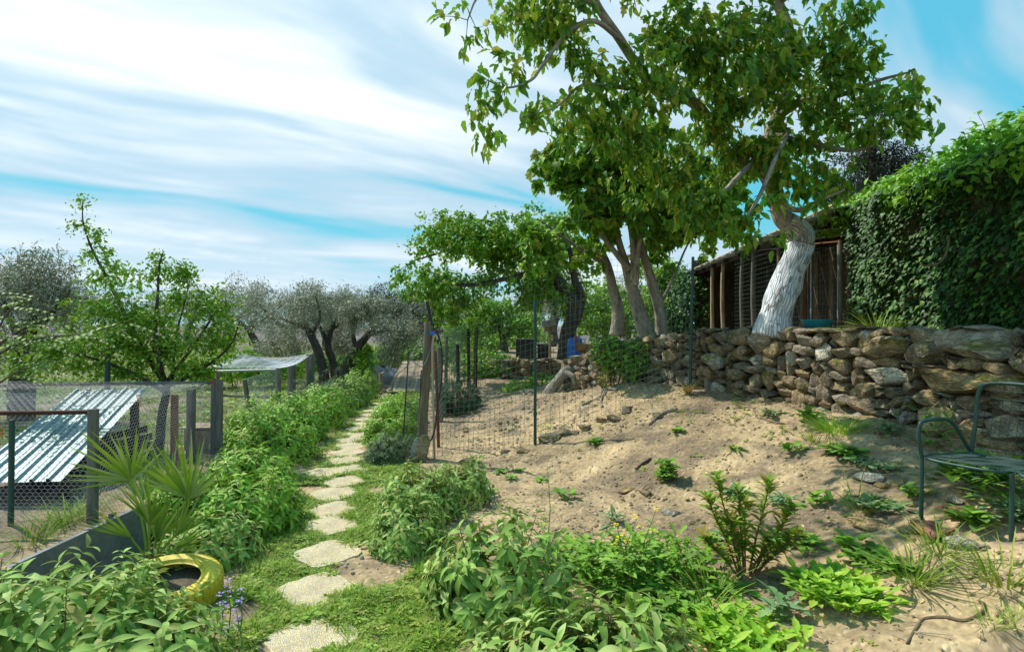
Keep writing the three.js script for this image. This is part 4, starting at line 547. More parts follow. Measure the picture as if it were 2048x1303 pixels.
/* ------------------------------------------------ weeds on the bank */
const weedSet = leafSet('weed', [[0.219, 0.430, 0.034], [0.161, 0.341, 0.029], [0.292, 0.506, 0.056], [0.132, 0.265, 0.034]], 0.45, 0.6);
const limeSet = leafSet('lime', [[0.365, 0.594, 0.034], [0.277, 0.506, 0.034], [0.439, 0.632, 0.068]], 0.5, 0.6);
const blueSet = leafSet('bluish', [[0.164, 0.299, 0.103], [0.228, 0.356, 0.161], [0.127, 0.230, 0.081]], 0.3, 0.7);
function rosette(label, X, Y, n, len, o = {}) {
  const d = o.d ?? solveD(X, Y), x = (X - 1024) / F * d, r = rng(o.seed ?? Math.round(X * 7 + Y)), t = thing(o.name || 'rosette_weed', label, 'weed', ground(x, d), o.group), lv = [];
  for (let i = 0; i < n; i++) { const a = i * 2.399 + r() * 0.6, e = (o.up ?? 0.25) + (o.rise ?? 0.9) * Math.pow(i / n, 1.2) * (0.5 + r() * 0.6), q = Math.sqrt(r()) * (o.wide ?? 0.05); lv.push(leafAt(V(Math.cos(a * 3.1) * q, 0.004 + (o.stemH ?? 0) * r(), Math.sin(a * 3.1) * q), V(Math.cos(a), e, Math.sin(a)), V(0, 1, 0), len * (0.6 + 0.6 * r()), o.fat ?? 1)); }
  foliage(t, lv, o.geos || [ROSET], o.set || weedSet, r, Math.min(o.own ?? 40, n - 1)); if (!t.children.length) part('leaf', LEAF.oval, weedSet.mats[0], t); return t;
}
function solveD(X, Y) { let lo = 1.2, hi = 14; for (let d = 1.5; d < 16; d += 0.01) { const x = (X - 1024) / F * d, y = 1.65 - (Y - 651.5) / F * d; if (y <= land(x, d, false)) return d; } return 8; }
function tuft(label, X, Y, n, len, o = {}) {
  const d = o.d ?? solveD(X, Y), x = (X - 1024) / F * d, r = rng(Math.round(X * 3 + Y)), t = thing(o.name || 'grass_tuft', label, 'grass tuft', ground(x, d), o.group), lv = [];
  for (let i = 0; i < n; i++) { const a = r() * 6.28, q = Math.sqrt(r()) * (o.wide ?? 0.05); const up = 0.7 + 1.4 * r(); lv.push(leafAt(V(Math.cos(a) * q, -0.003, Math.sin(a) * q), V(Math.cos(a) + (r() - 0.5), up, Math.sin(a) + (r() - 0.5)), V(0, 1, 0.01), len * (0.45 + 0.75 * r()), (o.fat ?? 0.8))); }
  foliage(t, lv, [LEAF.blade], o.set || grassSet, r, Math.min(o.own ?? 30, n - 1), 'blades'); return t;
}
rosette('bright lime-green rosette clump of lobed leaves on the bare ground below the bench', 1675, 1195, 300, 0.15, { set: limeSet, wide: 0.22, rise: 2.0, up: 0.5, fat: 0.7, own: 150 });
rosette('lobed-leaf weed between the lime-green clump and the broken terracotta tile', 1760, 1125, 110, 0.13, { wide: 0.17, own: 60 });
rosette('small rosette weed under the reddish shrub', 1462, 1192, 34, 0.13, { set: weedSet });
rosette('dandelion-like clump in the bottom middle of the ground', 1490, 1290, 240, 0.15, { set: limeSet, wide: 0.28, rise: 2.0, up: 0.5, fat: 0.65, own: 120 });
rosette('leafy round weed alone on the sunny bank', 1333, 962, 90, 0.11, { wide: 0.07, stemH: 0.16, geos: [LEAF.oval], own: 60 });
rosette('low rosette weed at the foot of the stone wall', 1690, 905, 60, 0.17, { wide: 0.10 });
rosette('grey-leaved creeping weed beside the low rosette at the wall', 1755, 930, 60, 0.10, { set: blueSet, wide: 0.2, rise: 0.3 });
rosette('spreading small weed in front of the bench leg', 1760, 1010, 80, 0.09, { wide: 0.17, geos: [LEAF.oval], set: blueSet });
rosette('rosette of narrow bluish leaves above the reddish shrub', 1470, 985, 26, 0.16, { set: blueSet, geos: [LEAF.lance] });
rosette('tiny weed near the top of the sunny bank', 1352, 865, 18, 0.10, { geos: [LEAF.oval] });
rosette('small weed in the middle of the sunny bank', 1470, 905, 22, 0.12, { geos: [LEAF.lance] });
rosette('leafy weed at the stone edging near the green pole', 1190, 885, 26, 0.12, { geos: [LEAF.oval] });
rosette('weed cluster under the right part of the reddish shrub', 1600, 1085, 40, 0.13, { wide: 0.08 });
for (const [X, Y] of [[1000, 945], [1020, 960], [960, 965], [1080, 962], [1040, 940], [975, 985]]) rosette('small weed scattered on the soil between the sage and the wire fence', X, Y, 16, 0.08, { group: 'small weeds by the wire fence', geos: [LEAF.oval], own: 8, rise: 0.5 });
for (const [X, Y, n, l, k, lab] of [[1560, 1010, 30, 0.12, 0, 'feathery weed just above the reddish shrub'], [1640, 1010, 22, 0.10, 1, 'low weed between the reddish shrub and the thin grass tuft'], [1585, 905, 20, 0.10, 1, 'small weed below the dense grass clump at the wall'], [1540, 835, 26, 0.12, 0, 'weed among the pale roots at the wall foot'], [1620, 845, 26, 0.12, 1, 'weed at the wall foot left of the dense grass clump'], [1780, 870, 30, 0.13, 0, 'weed at the wall foot under the pale slab stone'], [1830, 1000, 26, 0.09, 1, 'small weed at the foot of the bench leg'], [1900, 950, 50, 0.13, 0, 'leafy weed seen through the bench armrest'], [1940, 1060, 40, 0.12, 1, 'weed behind the terracotta shards'], [2035, 1040, 60, 0.15, 0, 'tall leafy weed between the bench legs at the edge'], [1700, 1105, 24, 0.10, 1, 'small weed in front of the flat whitish rock'], [1420, 1085, 30, 0.11, 0, 'weed on the near side of the reddish shrub'], [1130, 1000, 20, 0.10, 1, 'small weed on the bank behind the tall spindly weed'], [1230, 1050, 30, 0.10, 0, 'weed on the bank behind the yellow-flowered one'], [1560, 1240, 30, 0.12, 0, 'weed beside the dandelion-like clump']]) rosette(lab, X, Y, n, l, { geos: k ? [LEAF.oval] : [ROSET, LEAF.lance], wide: 0.07, stemH: 0.07, rise: 1.2, own: 20, set: k ? weedSet : blueSet });
rosette('big leafy weed with yellow flowers in the middle foreground', 1240, 1170, 330, 0.13, { wide: 0.26, stemH: 0.22, rise: 1.5, fat: 0.75, own: 140 });
rosette('broad-leaved weed right of the yellow-flowered one', 1340, 1150, 260, 0.13, { wide: 0.26, stemH: 0.2, rise: 1.6, fat: 0.75, own: 100 });
rosette('low leafy weed left of the yellow-flowered one', 1150, 1130, 220, 0.08, { wide: 0.26, stemH: 0.10, own: 60, geos: [LEAF.oval] });
rosette('weed below the broad-leaved one at the pale sage bush', 1330, 1225, 190, 0.11, { wide: 0.24, stemH: 0.1, own: 50 });
rosette('fresh green weed under the bench back', 1960, 985, 110, 0.12, { wide: 0.2, stemH: 0.2, geos: [LEAF.oval], own: 60 });
rosette('leafy weed at the wall foot left of the bench arm', 1870, 900, 80, 0.12, { wide: 0.14, stemH: 0.32, geos: [LEAF.lance], own: 50 });
rosette('weed under the bench seat', 1990, 1010, 90, 0.15, { wide: 0.22, stemH: 0.25, geos: [LEAF.lance], own: 50 });
tuft('dense bright grass clump at the foot of the stone wall', 1672, 862, 260, 0.26, { wide: 0.2, fat: 0.8, own: 60, set: limeSet });
tuft('grass tuft beside the dense clump at the wall', 1625, 880, 90, 0.16, { wide: 0.08 });
tuft('tall thin grass tuft in front of the bench leg', 1720, 1020, 40, 0.36, { wide: 0.06, fat: 0.5 });
tuft('long-bladed grass tuft next to the lime-green rosette clump', 1830, 1165, 70, 0.32, { wide: 0.09 });
tuft('grass tuft in front of the broken terracotta tile', 1880, 1120, 60, 0.28, { wide: 0.10 });
tuft('grass tuft under the middle bench leg', 2010, 1165, 90, 0.30, { wide: 0.12 });
tuft('small grass tuft at the bottom corner', 1985, 1270, 50, 0.14, { wide: 0.06 });
tuft('grass tuft at the very edge below the bench', 2040, 1260, 40, 0.13, { wide: 0.06 });
tuft('long grass blades beside the weed with yellow flowers', 1420, 1210, 60, 0.36, { wide: 0.1 });
tuft('grass tuft on the terrace below the ivy', 1755, 640, 70, 0.5, { d: 6.9, wide: 0.1, fat: 0.6 });
for (const [X, Y] of [[150, 1090], [95, 1110], [60, 1130], [175, 1060], [130, 1070]]) tuft('thin weedy grass tuft growing along the grey board', X, Y, 50, 0.26, { d: interp([50, 180], [3.55, 4.2], X), wide: 0.1, fat: 0.6, group: 'grass tufts along the grey board', own: 12 });
{ // thin flowering stalks of the mustard-like weed
  const d = 3.55, b = ground((1262 - 1024) / F * d, d), t = thing('mustard_weed', 'thin branching weed with tiny yellow flowers in the foreground', 'weed', b), r = rng(6), st = [], fl = [], lv = [];
  for (let i = 0; i < 9; i++) { const a = r() * 6.28, h = 0.26 + 0.22 * r(), q = V((r() - 0.5) * 0.14, 0, (r() - 0.5) * 0.1), e = q.clone().add(V(Math.cos(a) * 0.12, h, Math.sin(a) * 0.1)); st.push(tube([[q.x, 0, q.z, 0.0035], [lerp(q.x, e.x, 0.3), h * 0.6, lerp(q.z, e.z, 0.3), 0.003], [e.x, e.y, e.z, 0.0015]], 4)); for (let k = 0; k < 5; k++) { const c = e.clone().add(V((r() - 0.5) * 0.04, (r() - 0.5) * 0.03, (r() - 0.5) * 0.04)); for (let j = 0; j < 4; j++) fl.push(leafAt(c, V(Math.cos(j * 1.57), 0.4, Math.sin(j * 1.57)), V(0, 1, 0), 0.011, 1.6)); } for (let k = 0; k < 4; k++) lv.push(leafAt(q.clone().lerp(e, 0.2 + 0.2 * k), V(r() - 0.5, 0.2, r() - 0.5), V(0, 1, 0), 0.07)); }
  part('stalks', merge(st), weedSet.mats[3], t); foliage(t, fl, [LEAF.oval], leafSet('yellow', [[0.75, 0.6, 0.02]], 0.2, 0.6), r, 0, 'flowers'); foliage(t, lv, [LEAF.lance], weedSet, r);
  const b2 = ground((1095 - 1024) / F * 4.2, 4.2), t2 = thing('tall_weed', 'tall spindly weed standing above the large drooping sage bush', 'weed', b2); const s2 = [tube([[0, 0, 0, 0.004], [0.02, 0.3, 0, 0.003], [0.0, 0.62, 0.02, 0.001]], 4)], l2 = [];
  for (let k = 0; k < 26; k++) { const h = 0.05 + 0.55 * r(), a = r() * 6.28; l2.push(leafAt(V(0.01, h, 0.005), V(Math.cos(a), 0.5, Math.sin(a)), V(0, 1, 0), 0.09 * (1 - h))); } part('stalk', merge(s2), weedSet.mats[3], t2); foliage(t2, l2, [LEAF.lance], weedSet, r, 20);
}
{ // willow-leaved shrub with reddish young shoots
  const d = 3.62, b = ground((1490 - 1024) / F * d, d), t = thing('reddish_shrub', 'upright narrow-leaved shrub with reddish stems in the bare foreground', 'shrub', b), r = rng(55), st = [], lv = [];
  for (const [dx, h, dz] of [[-0.24, 0.50, 0], [-0.14, 0.40, 0.1], [-0.05, 0.56, 0.02], [0.05, 0.44, -0.1], [0.16, 0.60, 0], [0.28, 0.46, 0.05], [0.24, 0.30, 0.12], [-0.3, 0.28, 0.1], [0.08, 0.30, 0.15], [0.36, 0.26, 0], [-0.16, 0.62, -0.05]]) {
    const pl = smooth([[dx * 0.15, -0.01, dz * 0.15, 0.008], [dx * 0.5, h * 0.45, dz * 0.6, 0.006], [dx * 0.85, h * 0.8, dz, 0.004], [dx, h, dz, 0.002]], 6); st.push(tube(pl, 5));
    for (let i = 4; i < pl.length; i++) for (let k = 0; k < 5; k++) { const a = i * 2.4 + k * 1.3, q = pl[i]; lv.push(leafAt(V(q[0], q[1], q[2]), V(Math.cos(a) + (r() - 0.5), 0.3 + 0.9 * r(), Math.sin(a) + (r() - 0.5)), V(0, 1, 0), 0.10 * (0.5 + 0.7 * r()), 1.3)); }
  }
  part('stems', merge(st), std([0.20, 0.11, 0.06], 0.8), t); foliage(t, lv, [LEAF.lance], leafSet('red', [[0.22, 0.38, 0.03], [0.17, 0.31, 0.025], [0.30, 0.42, 0.035], [0.36, 0.27, 0.045], [0.20, 0.35, 0.03]], 0.45, 0.55), r, 300);
}
{ // lilac sage flower spikes
  const r = rng(3), pet = leafSet('lilac', [[0.36, 0.30, 0.62], [0.46, 0.40, 0.72], [0.30, 0.24, 0.55]], 0.3, 0.7);
  for (const [X, Y, h, i] of [[455, 1165, 0.16, 0], [440, 1195, 0.14, 1], [472, 1225, 0.12, 2], [452, 1255, 0.12, 3], [478, 1180, 0.10, 4]]) { const d = 2.95, x = (X - 1024) / F * d, g = ground(x, d), top = at(X, Y, d).y - g.y, t = thing('flower_spike', ['lilac flower spike touching the yellow tyre', 'lilac flower spike left of the tallest one', 'lilac flower spike over the grass at the path edge', 'lowest lilac flower spike above the bottom sage', 'small lilac flower spike nearest the path'][i], 'flower', g, 'lilac flower spikes'); part('stalk', tube([[0, 0, 0, 0.003], [0.02, top * 0.5, 0.01, 0.003], [0, top + 0.02, 0, 0.0015]], 4), weedSet.mats[3], t); const fl = []; for (let k = 0; k < 20; k++) { const a = r() * 6.28, y = top - h * 0.8 + h * r(); fl.push(leafAt(V(Math.cos(a) * 0.006, y, Math.sin(a) * 0.006), V(Math.cos(a), 0.5, Math.sin(a)), V(0, 1, 0), 0.017, 1.5)); } foliage(t, fl, [LEAF.oval], pet, r, 12, 'petals'); }
}
const PLB = [0.225, 0.23, 0.235].map((w, i) => box(0.02 + 0.006 * i, 2.4, w));
const BRP = [0.095, 0.1, 0.092].map((w) => box(0.95, 0.035, w));
/* ------------------------------------------------ ivy wall, vines and shed on the terrace */
const shedX = (d) => 4.75 + 0.101 * (d - 8);
function shell(list, ell, n, leaf, r, o = {}) {                          // leaves over the skin of a few ellipsoids
  const tot = ell.reduce((s, e) => s + e[3] * e[4] + e[4] * e[5] + e[3] * e[5], 0);
  for (const [cx, cy, cz, rx, ry, rz] of ell) { const m = Math.round(n * (rx * ry + ry * rz + rx * rz) / tot); for (let i = 0; i < m; i++) { const d = rdir(r), k = 0.72 + 0.36 * r() * (0.6 + 0.8 * vn3(d.x * 2 + cx, d.y * 2, d.z * 2 + cz)); const p = V(cx + d.x * rx * k, cy + d.y * ry * k, cz + d.z * rz * k); const out = V(d.x / rx, d.y / ry, d.z / rz).normalize(); const dir = rdir(r).addScaledVector(out, 0.5); dir.y -= o.hang ?? 0.4; const up = out.clone().multiplyScalar(0.8).add(V(0, 0.6, 0)).addScaledVector(rdir(r), 0.5); list.push(leafAt(p, dir, up, leaf * (0.6 + 0.7 * r()))); } }
}
const ivySet = leafSet('ivy', [[0.048, 0.129, 0.024], [0.032, 0.094, 0.020], [0.073, 0.179, 0.030], [0.029, 0.074, 0.022], [0.048, 0.129, 0.024], [0.032, 0.094, 0.020], [0.073, 0.179, 0.030], [0.029, 0.074, 0.022], [0.12, 0.24, 0.03]], 0.2, 0.5);
const vineSet = leafSet('vine', [[0.252, 0.504, 0.036], [0.176, 0.396, 0.030], [0.328, 0.576, 0.060]], 0.5, 0.55);
{
  const t = thing('ivy_wall', 'tall wall wholly covered in dark glossy ivy behind the bench', 'wall', [4.85, 1.5, -6]), r = rng(17), P = t.position, lv = [];
  part('wall', box(0.3, 1.75, 3.9, 0.12, 0.88, 0.0), ROCKS[1], t);
  for (let i = 0; i < 14000; i++) { const d = 4.0 + 4.0 * r(), y = 1.56 + 1.78 * r(), b = fbm(d * 1.7, y * 1.7 + 3, 3), x = 4.84 - 0.5 * (b - 0.22) * (0.6 + 0.5 * sstep(1.6, 3.2, y)) * (0.25 + 0.75 * sstep(7.9, 7.0, d)) - 0.2 * r() * r() * r(); if (y < 2.0 + 0.3 * b && d < 5.0 + 0.5 * b) continue; const dir = V(-0.5 - 0.5 * r(), -0.65 + 0.6 * (r() - 0.5), (r() - 0.5) * 1.3), up = V(-1, 0.5, 0.0).addScaledVector(rdir(r), 0.45); lv.push(leafAt(V(x, y, -d).sub(P), dir, up, 0.056 * (0.45 + 1.0 * r()))); }
  foliage(t, lv, [LEAF.ivy], ivySet, r, 300);
  part('stem', tube(smooth(px([[1918, 470, 0.012], [1915, 500, 0.012], [1900, 525, 0.011], [1868, 532, 0.008]], 5.75).map((q) => [q[0] - 0.1 - P.x, q[1] - P.y, q[2] - P.z, q[3]]), 5), 6), M.dead, t);
  const v = thing('vine', 'sunlit vine sprawling over the shed roof and the ivy wall', 'vine', [5.2, 3.3, -6.2]), q = v.position, l2 = [], r2 = rng(18);
  shell(l2, [[5.35, 3.33, -9.0, 0.7, 0.16, 1.0], [5.3, 3.34, -8.0, 0.75, 0.2, 0.9], [5.25, 3.36, -7.2, 0.7, 0.26, 0.8], [5.3, 3.40, -6.5, 0.7, 0.30, 0.8], [5.25, 3.42, -5.8, 0.6, 0.36, 0.7], [5.3, 3.40, -5.1, 0.65, 0.38, 0.8], [5.4, 3.45, -4.6, 0.7, 0.4, 0.7], [5.7, 3.5, -6.4, 0.6, 0.5, 1.0], [5.0, 3.28, -7.0, 0.35, 0.16, 0.9], [4.75, 3.22, -5.6, 0.30, 0.22, 0.8], [4.72, 3.2, -6.6, 0.22, 0.16, 0.6], [4.75, 3.25, -4.8, 0.32, 0.3, 0.6]].map((e) => [e[0] - q.x, e[1] - q.y, e[2] - q.z, e[3], e[4], e[5]]), 10500, 0.08, r2);
  const shoots = []; for (const [X, Y, d, hx] of [[1955, 225, 6, 0.1], [1990, 240, 5.6, -0.1], [1880, 240, 6, -0.15], [2040, 230, 5.2, 0.05], [1925, 270, 6, 0.05], [1830, 320, 6.6, 0.1]]) { const e = at(X, Y, d).sub(q), b = V(e.x + hx, e.y - 0.5, e.z - 0.1); shoots.push(tube(smooth([[b.x, b.y, b.z, 0.006], [lerp(b.x, e.x, 0.4) + 0.03, lerp(b.y, e.y, 0.6), e.z, 0.004], [e.x, e.y, e.z, 0.002]], 4), 4)); for (let k = 0; k < 22; k++) { const t2 = r2(), c = b.clone().lerp(e, t2); l2.push(leafAt(c.addScaledVector(rdir(r2), 0.04), rdir(r2).add(V(-0.3, -0.3, 0)), V(0, 1, 0.01), 0.075)); } }
  part('stems', merge(shoots), M.dead, v); foliage(v, l2, [LEAF.ivy, LEAF.oval], vineSet, r2, 200);
}
{
  const t = thing('shed', 'open-fronted dark wooden shed with sloping roof on the terrace', 'shed', [5.2, 1.58, -12]), P = t.position, r = rng(27);
  const post = (d, w, mat, x = 0, h0 = 1.5, h1 = 3.28) => partW('post', tube(smooth([[shedX(d) + x, h0, -d, w], [shedX(d) + x + (r() - 0.5) * 0.06, 2.4, -d, w * 0.95], [shedX(d) + x, h1, -d, w * 0.9]], 3), 8, 0.06), mat, t);
  for (const [d, w, m] of [[15.5, 0.055, M.woodWarm], [14.4, 0.055, M.woodWarm], [12.8, 0.05, M.woodGrey], [12.0, 0.06, M.woodGrey], [10.6, 0.045, M.wood], [9.25, 0.05, M.wood]]) post(d, w, m);
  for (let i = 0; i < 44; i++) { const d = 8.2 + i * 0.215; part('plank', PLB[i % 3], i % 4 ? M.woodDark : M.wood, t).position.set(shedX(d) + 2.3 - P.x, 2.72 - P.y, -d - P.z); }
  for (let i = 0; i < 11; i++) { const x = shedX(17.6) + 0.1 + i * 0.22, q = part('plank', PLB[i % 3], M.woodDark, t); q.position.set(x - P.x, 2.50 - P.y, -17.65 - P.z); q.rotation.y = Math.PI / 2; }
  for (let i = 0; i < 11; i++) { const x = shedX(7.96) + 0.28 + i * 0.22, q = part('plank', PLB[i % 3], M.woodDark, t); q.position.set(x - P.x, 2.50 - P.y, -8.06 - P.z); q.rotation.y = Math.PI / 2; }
  const ro = []; for (let i = 0; i < 16; i++) { const d0 = 7.9 + i * 0.62; ro.push(box(2.75, 0.02, 0.60, shedX(d0 + 0.3) + 1.12, 3.46 + (r() - 0.5) * 0.012, -d0 - 0.3, 0, 0, 0.11)); }
  ro.forEach((g) => partW('roof_sheet', g, M.galv, t));
  for (let i = 0; i < 9; i++) { const d = 8.1 + i * 1.15; partW('rafter', box(2.5, 0.09, 0.05, shedX(d) + 1.1, 3.38, -d, 0, 0, 0.11), M.woodDark, t); }
  partW('beam', tube([[shedX(7.9), 3.26, -7.9, 0.045], [shedX(17.7), 3.26, -17.7, 0.045]], 8), M.woodDark, t);
  for (let i = 0; i < 4; i++) { const a = 7.85 + i * 2.45, b = a + 2.42; partW('eaves_board', rod(V(shedX(a) - 0.26, 3.33, -a), V(shedX(b) - 0.26, 3.33, -b), 0.022, 0.022, 4), M.woodPale, t); }
  // mesh door in a pale frame
  const d0 = 7.95, d1 = 8.9, bar = (a, b, rr, m) => partW('door_frame', rod(a, b, rr), m, t);
  const A = (d, y) => V(shedX(d) - 0.12, y, -d);
  bar(A(d0, 1.5), A(d0, 2.86), 0.03, M.wood); bar(A(d0 + 0.06, 1.55), A(d0 + 0.06, 2.8), 0.012, M.galv); bar(A(d1, 1.5), A(d1, 2.96), 0.014, M.galv); bar(A(d0, 2.84), A(d1, 2.94), 0.012, M.rust); bar(A(9.1, 1.5), A(9.1, 3.3), 0.02, M.rust);
  const sg = []; for (let d = d0; d < 13; d += 0.09) sg.push([A(d, 1.6), A(d, d < d1 ? 2.84 : 3.2)]); for (let y = 1.62; y < 3.2; y += 0.09) sg.push([A(y > 2.84 ? d1 : d0, y), A(13, y)]);
  partW('wire_mesh', wires(sg, 0.0016), M.greenWire, t);
  solo('feed_tub', new THREE.LatheGeometry([[0, 0], [0.17, 0], [0.2, 0.12], [0.215, 0.125], [0.215, 0.135], [0.19, 0.135], [0.165, 0.02], [0, 0.02]].map((q) => new THREE.Vector2(...q)), 24), M.teal, 'shallow turquoise plastic tub on the terrace behind the whitewashed trunk', 'tub', undefined, V(4.28, land(4.28, 7.9), -7.9));
  const iv = thing('ivy_bank', 'dark ivy hedge beyond the far end of the shed', 'hedge', [5.4, 1.4, -19]), lv = []; const r3 = rng(71);
  shell(lv, [[0, 0.9, 0, 0.7, 1.2, 1.6], [0.3, 0.9, -2, 0.7, 1.1, 1.6], [0.1, 0.9, 1.6, 0.6, 1.15, 0.8]], 4200, 0.11, r3); part('stem', merge([0, -2, 1.6].map((z) => tube([[0.1, -0.1, z, 0.05], [0.2, 0.8, z, 0.04], [0.1, 1.5, z, 0.02]], 6))), M.barkDark, iv); foliage(iv, lv, [LEAF.ivy], ivySet, r3);
}
/* bushes at the wall corner */
{
  const bush = (name, label, X, Y, d, ell, n, leaf, set, seed, own) => { const c = at(X, Y, d), t = thing(name, label, 'bush', [c.x, land(c.x, d), -d]), r = rng(seed), lv = [], dy = c.y - t.position.y; shell(lv, ell.map((e) => [e[0], e[1] + dy, e[2], e[3], e[4], e[5]]), n, leaf, r); part('stem', merge([[0, 0], [0.12, 0.05], [-0.1, 0.04]].map(([a, b]) => tube([[a * 0.4, -0.02, b, 0.012], [a, dy * 0.6, b, 0.01], [a * 1.6, dy, b, 0.005]], 5))), M.bark, t); foliage(t, lv, [LEAF.ivy, LEAF.oval], set, r, own); };
  bush('wall_bush', 'dark green bush hanging over the corner of the stone wall under the pale trunks', 1228, 708, 8.85, [[0, 0, 0, 0.30, 0.24, 0.25], [0.3, -0.02, 0.1, 0.28, 0.22, 0.2], [-0.15, 0.1, 0, 0.2, 0.2, 0.2], [0.25, -0.22, 0.15, 0.2, 0.16, 0.15]], 1500, 0.085, figFar, 81, 80);
  bush('yellow_weed', 'yellowish plant at the foot of the wall corner', 1212, 765, 8.9, [[0, 0.05, 0, 0.10, 0.12, 0.1], [0.1, 0.1, 0, 0.07, 0.1, 0.08]], 120, 0.07, leafSet('yel', [[0.36, 0.32, 0.05], [0.25, 0.28, 0.04]], 0.4, 0.6), 82, 40);
  bush('yard_bush', 'green flowering bush at the back of the yard beside the gate posts', 985, 728, 14.6, [[0, 0, 0, 0.6, 0.35, 0.5], [-0.6, -0.05, 0, 0.5, 0.3, 0.4], [0.5, -0.1, 0.3, 0.4, 0.25, 0.3]], 1500, 0.10, figFar, 83, 0);
  bush('yard_bush', 'bright green bush below the low stone wall in the yard', 1085, 765, 12.2, [[0, 0, 0, 0.35, 0.2, 0.3], [-0.5, -0.08, 0.2, 0.35, 0.14, 0.3]], 800, 0.08, brightSet, 84, 0);
  bush('garden_bush', 'light green bush beside the tarpaulin mound', 722, 722, 15.6, [[0, 0, 0, 0.35, 0.4, 0.35], [0.05, 0.3, 0, 0.25, 0.25, 0.25]], 900, 0.09, brightSet, 85, 0);
  bush('garden_bush', 'dark bushy plant right behind the plank bridge', 860, 700, 20, [[0, 0, 0, 1.0, 0.5, 0.6], [1.2, 0, 0, 0.9, 0.45, 0.6], [-0.9, -0.1, 0, 0.8, 0.4, 0.5]], 1800, 0.12, figFar, 86, 0);
  const US = [[520, 735, 18, 'left of the olive trunks'], [585, 728, 20, 'behind the netted frame of posts'], [655, 730, 21, 'between the two nearest olive trunks'], [745, 715, 21, 'behind the tarpaulin mound'], [800, 712, 19.5, 'behind the rope rail of the plank bridge'], [470, 730, 15, 'beside the young green tree']];
  US.forEach(([X, Y, d, w], i) => bush('understorey_bush', 'green bush under the olives ' + w, X, Y, d, [[0, 0, 0, 0.9, 0.45, 0.6], [0.8, -0.1, 0, 0.7, 0.35, 0.5], [-0.8, -0.12, 0.1, 0.7, 0.35, 0.5]], 1300, 0.12, i % 2 ? figFar : brightSet, 130 + i, 0));
  const dr = rng(41), c = ground((1375 - 1024) / F * 7.45, 7.45), t = thing('dry_iris', 'clump of yellowed withered strap leaves at the foot of the green pole', 'plant', c), lv = []; for (let i = 0; i < 26; i++) { const a = dr() * 6.28; lv.push(leafAt(V(0, 0, 0), V(Math.cos(a), 0.9 + dr(), Math.sin(a)), V(0, 1, 0), 0.28 * (0.6 + 0.6 * dr()), 2.2)); } foliage(t, lv, [LEAF.blade], leafSet('dry', [[0.42, 0.29, 0.09], [0.50, 0.36, 0.14], [0.24, 0.26, 0.05]], 0.3, 0.8), dr, 25);
}
/* ------------------------------------------------ green wire fence */
function meshPanel(A, B, h0A, h1A, h0B, h1B, du, dv, sag = 0, skew = 0) {  // A,B ground points; heights above y=0
  const L = Math.hypot(B.x - A.x, B.z - A.z), nu = Math.round(L / du), nv = Math.round(Math.max(h1A - h0A, h1B - h0B) / dv), seg = [];
  const P = (u, v) => { const s = Math.sin(Math.PI * u), w = 0.02 * Math.sin(u * 11 + v * 3); return V(lerp(A.x, B.x, u) + w, lerp(lerp(h0A, h0B, u), lerp(h1A, h1B, u), v) - sag * s * v, lerp(A.z, B.z, u) + w * 0.6 + skew * s * v); };
  const K = 5; for (let i = 0; i <= nu; i++) for (let k = 0; k < K; k++) seg.push([P(i / nu, k / K), P(i / nu, (k + 1) / K)]);
  const Q = Math.max(4, Math.round(nu / 4)); for (let j = 0; j <= nv; j++) for (let k = 0; k < Q; k++) seg.push([P(k / Q, j / nv), P((k + 1) / Q, j / nv)]);
  return seg;
}
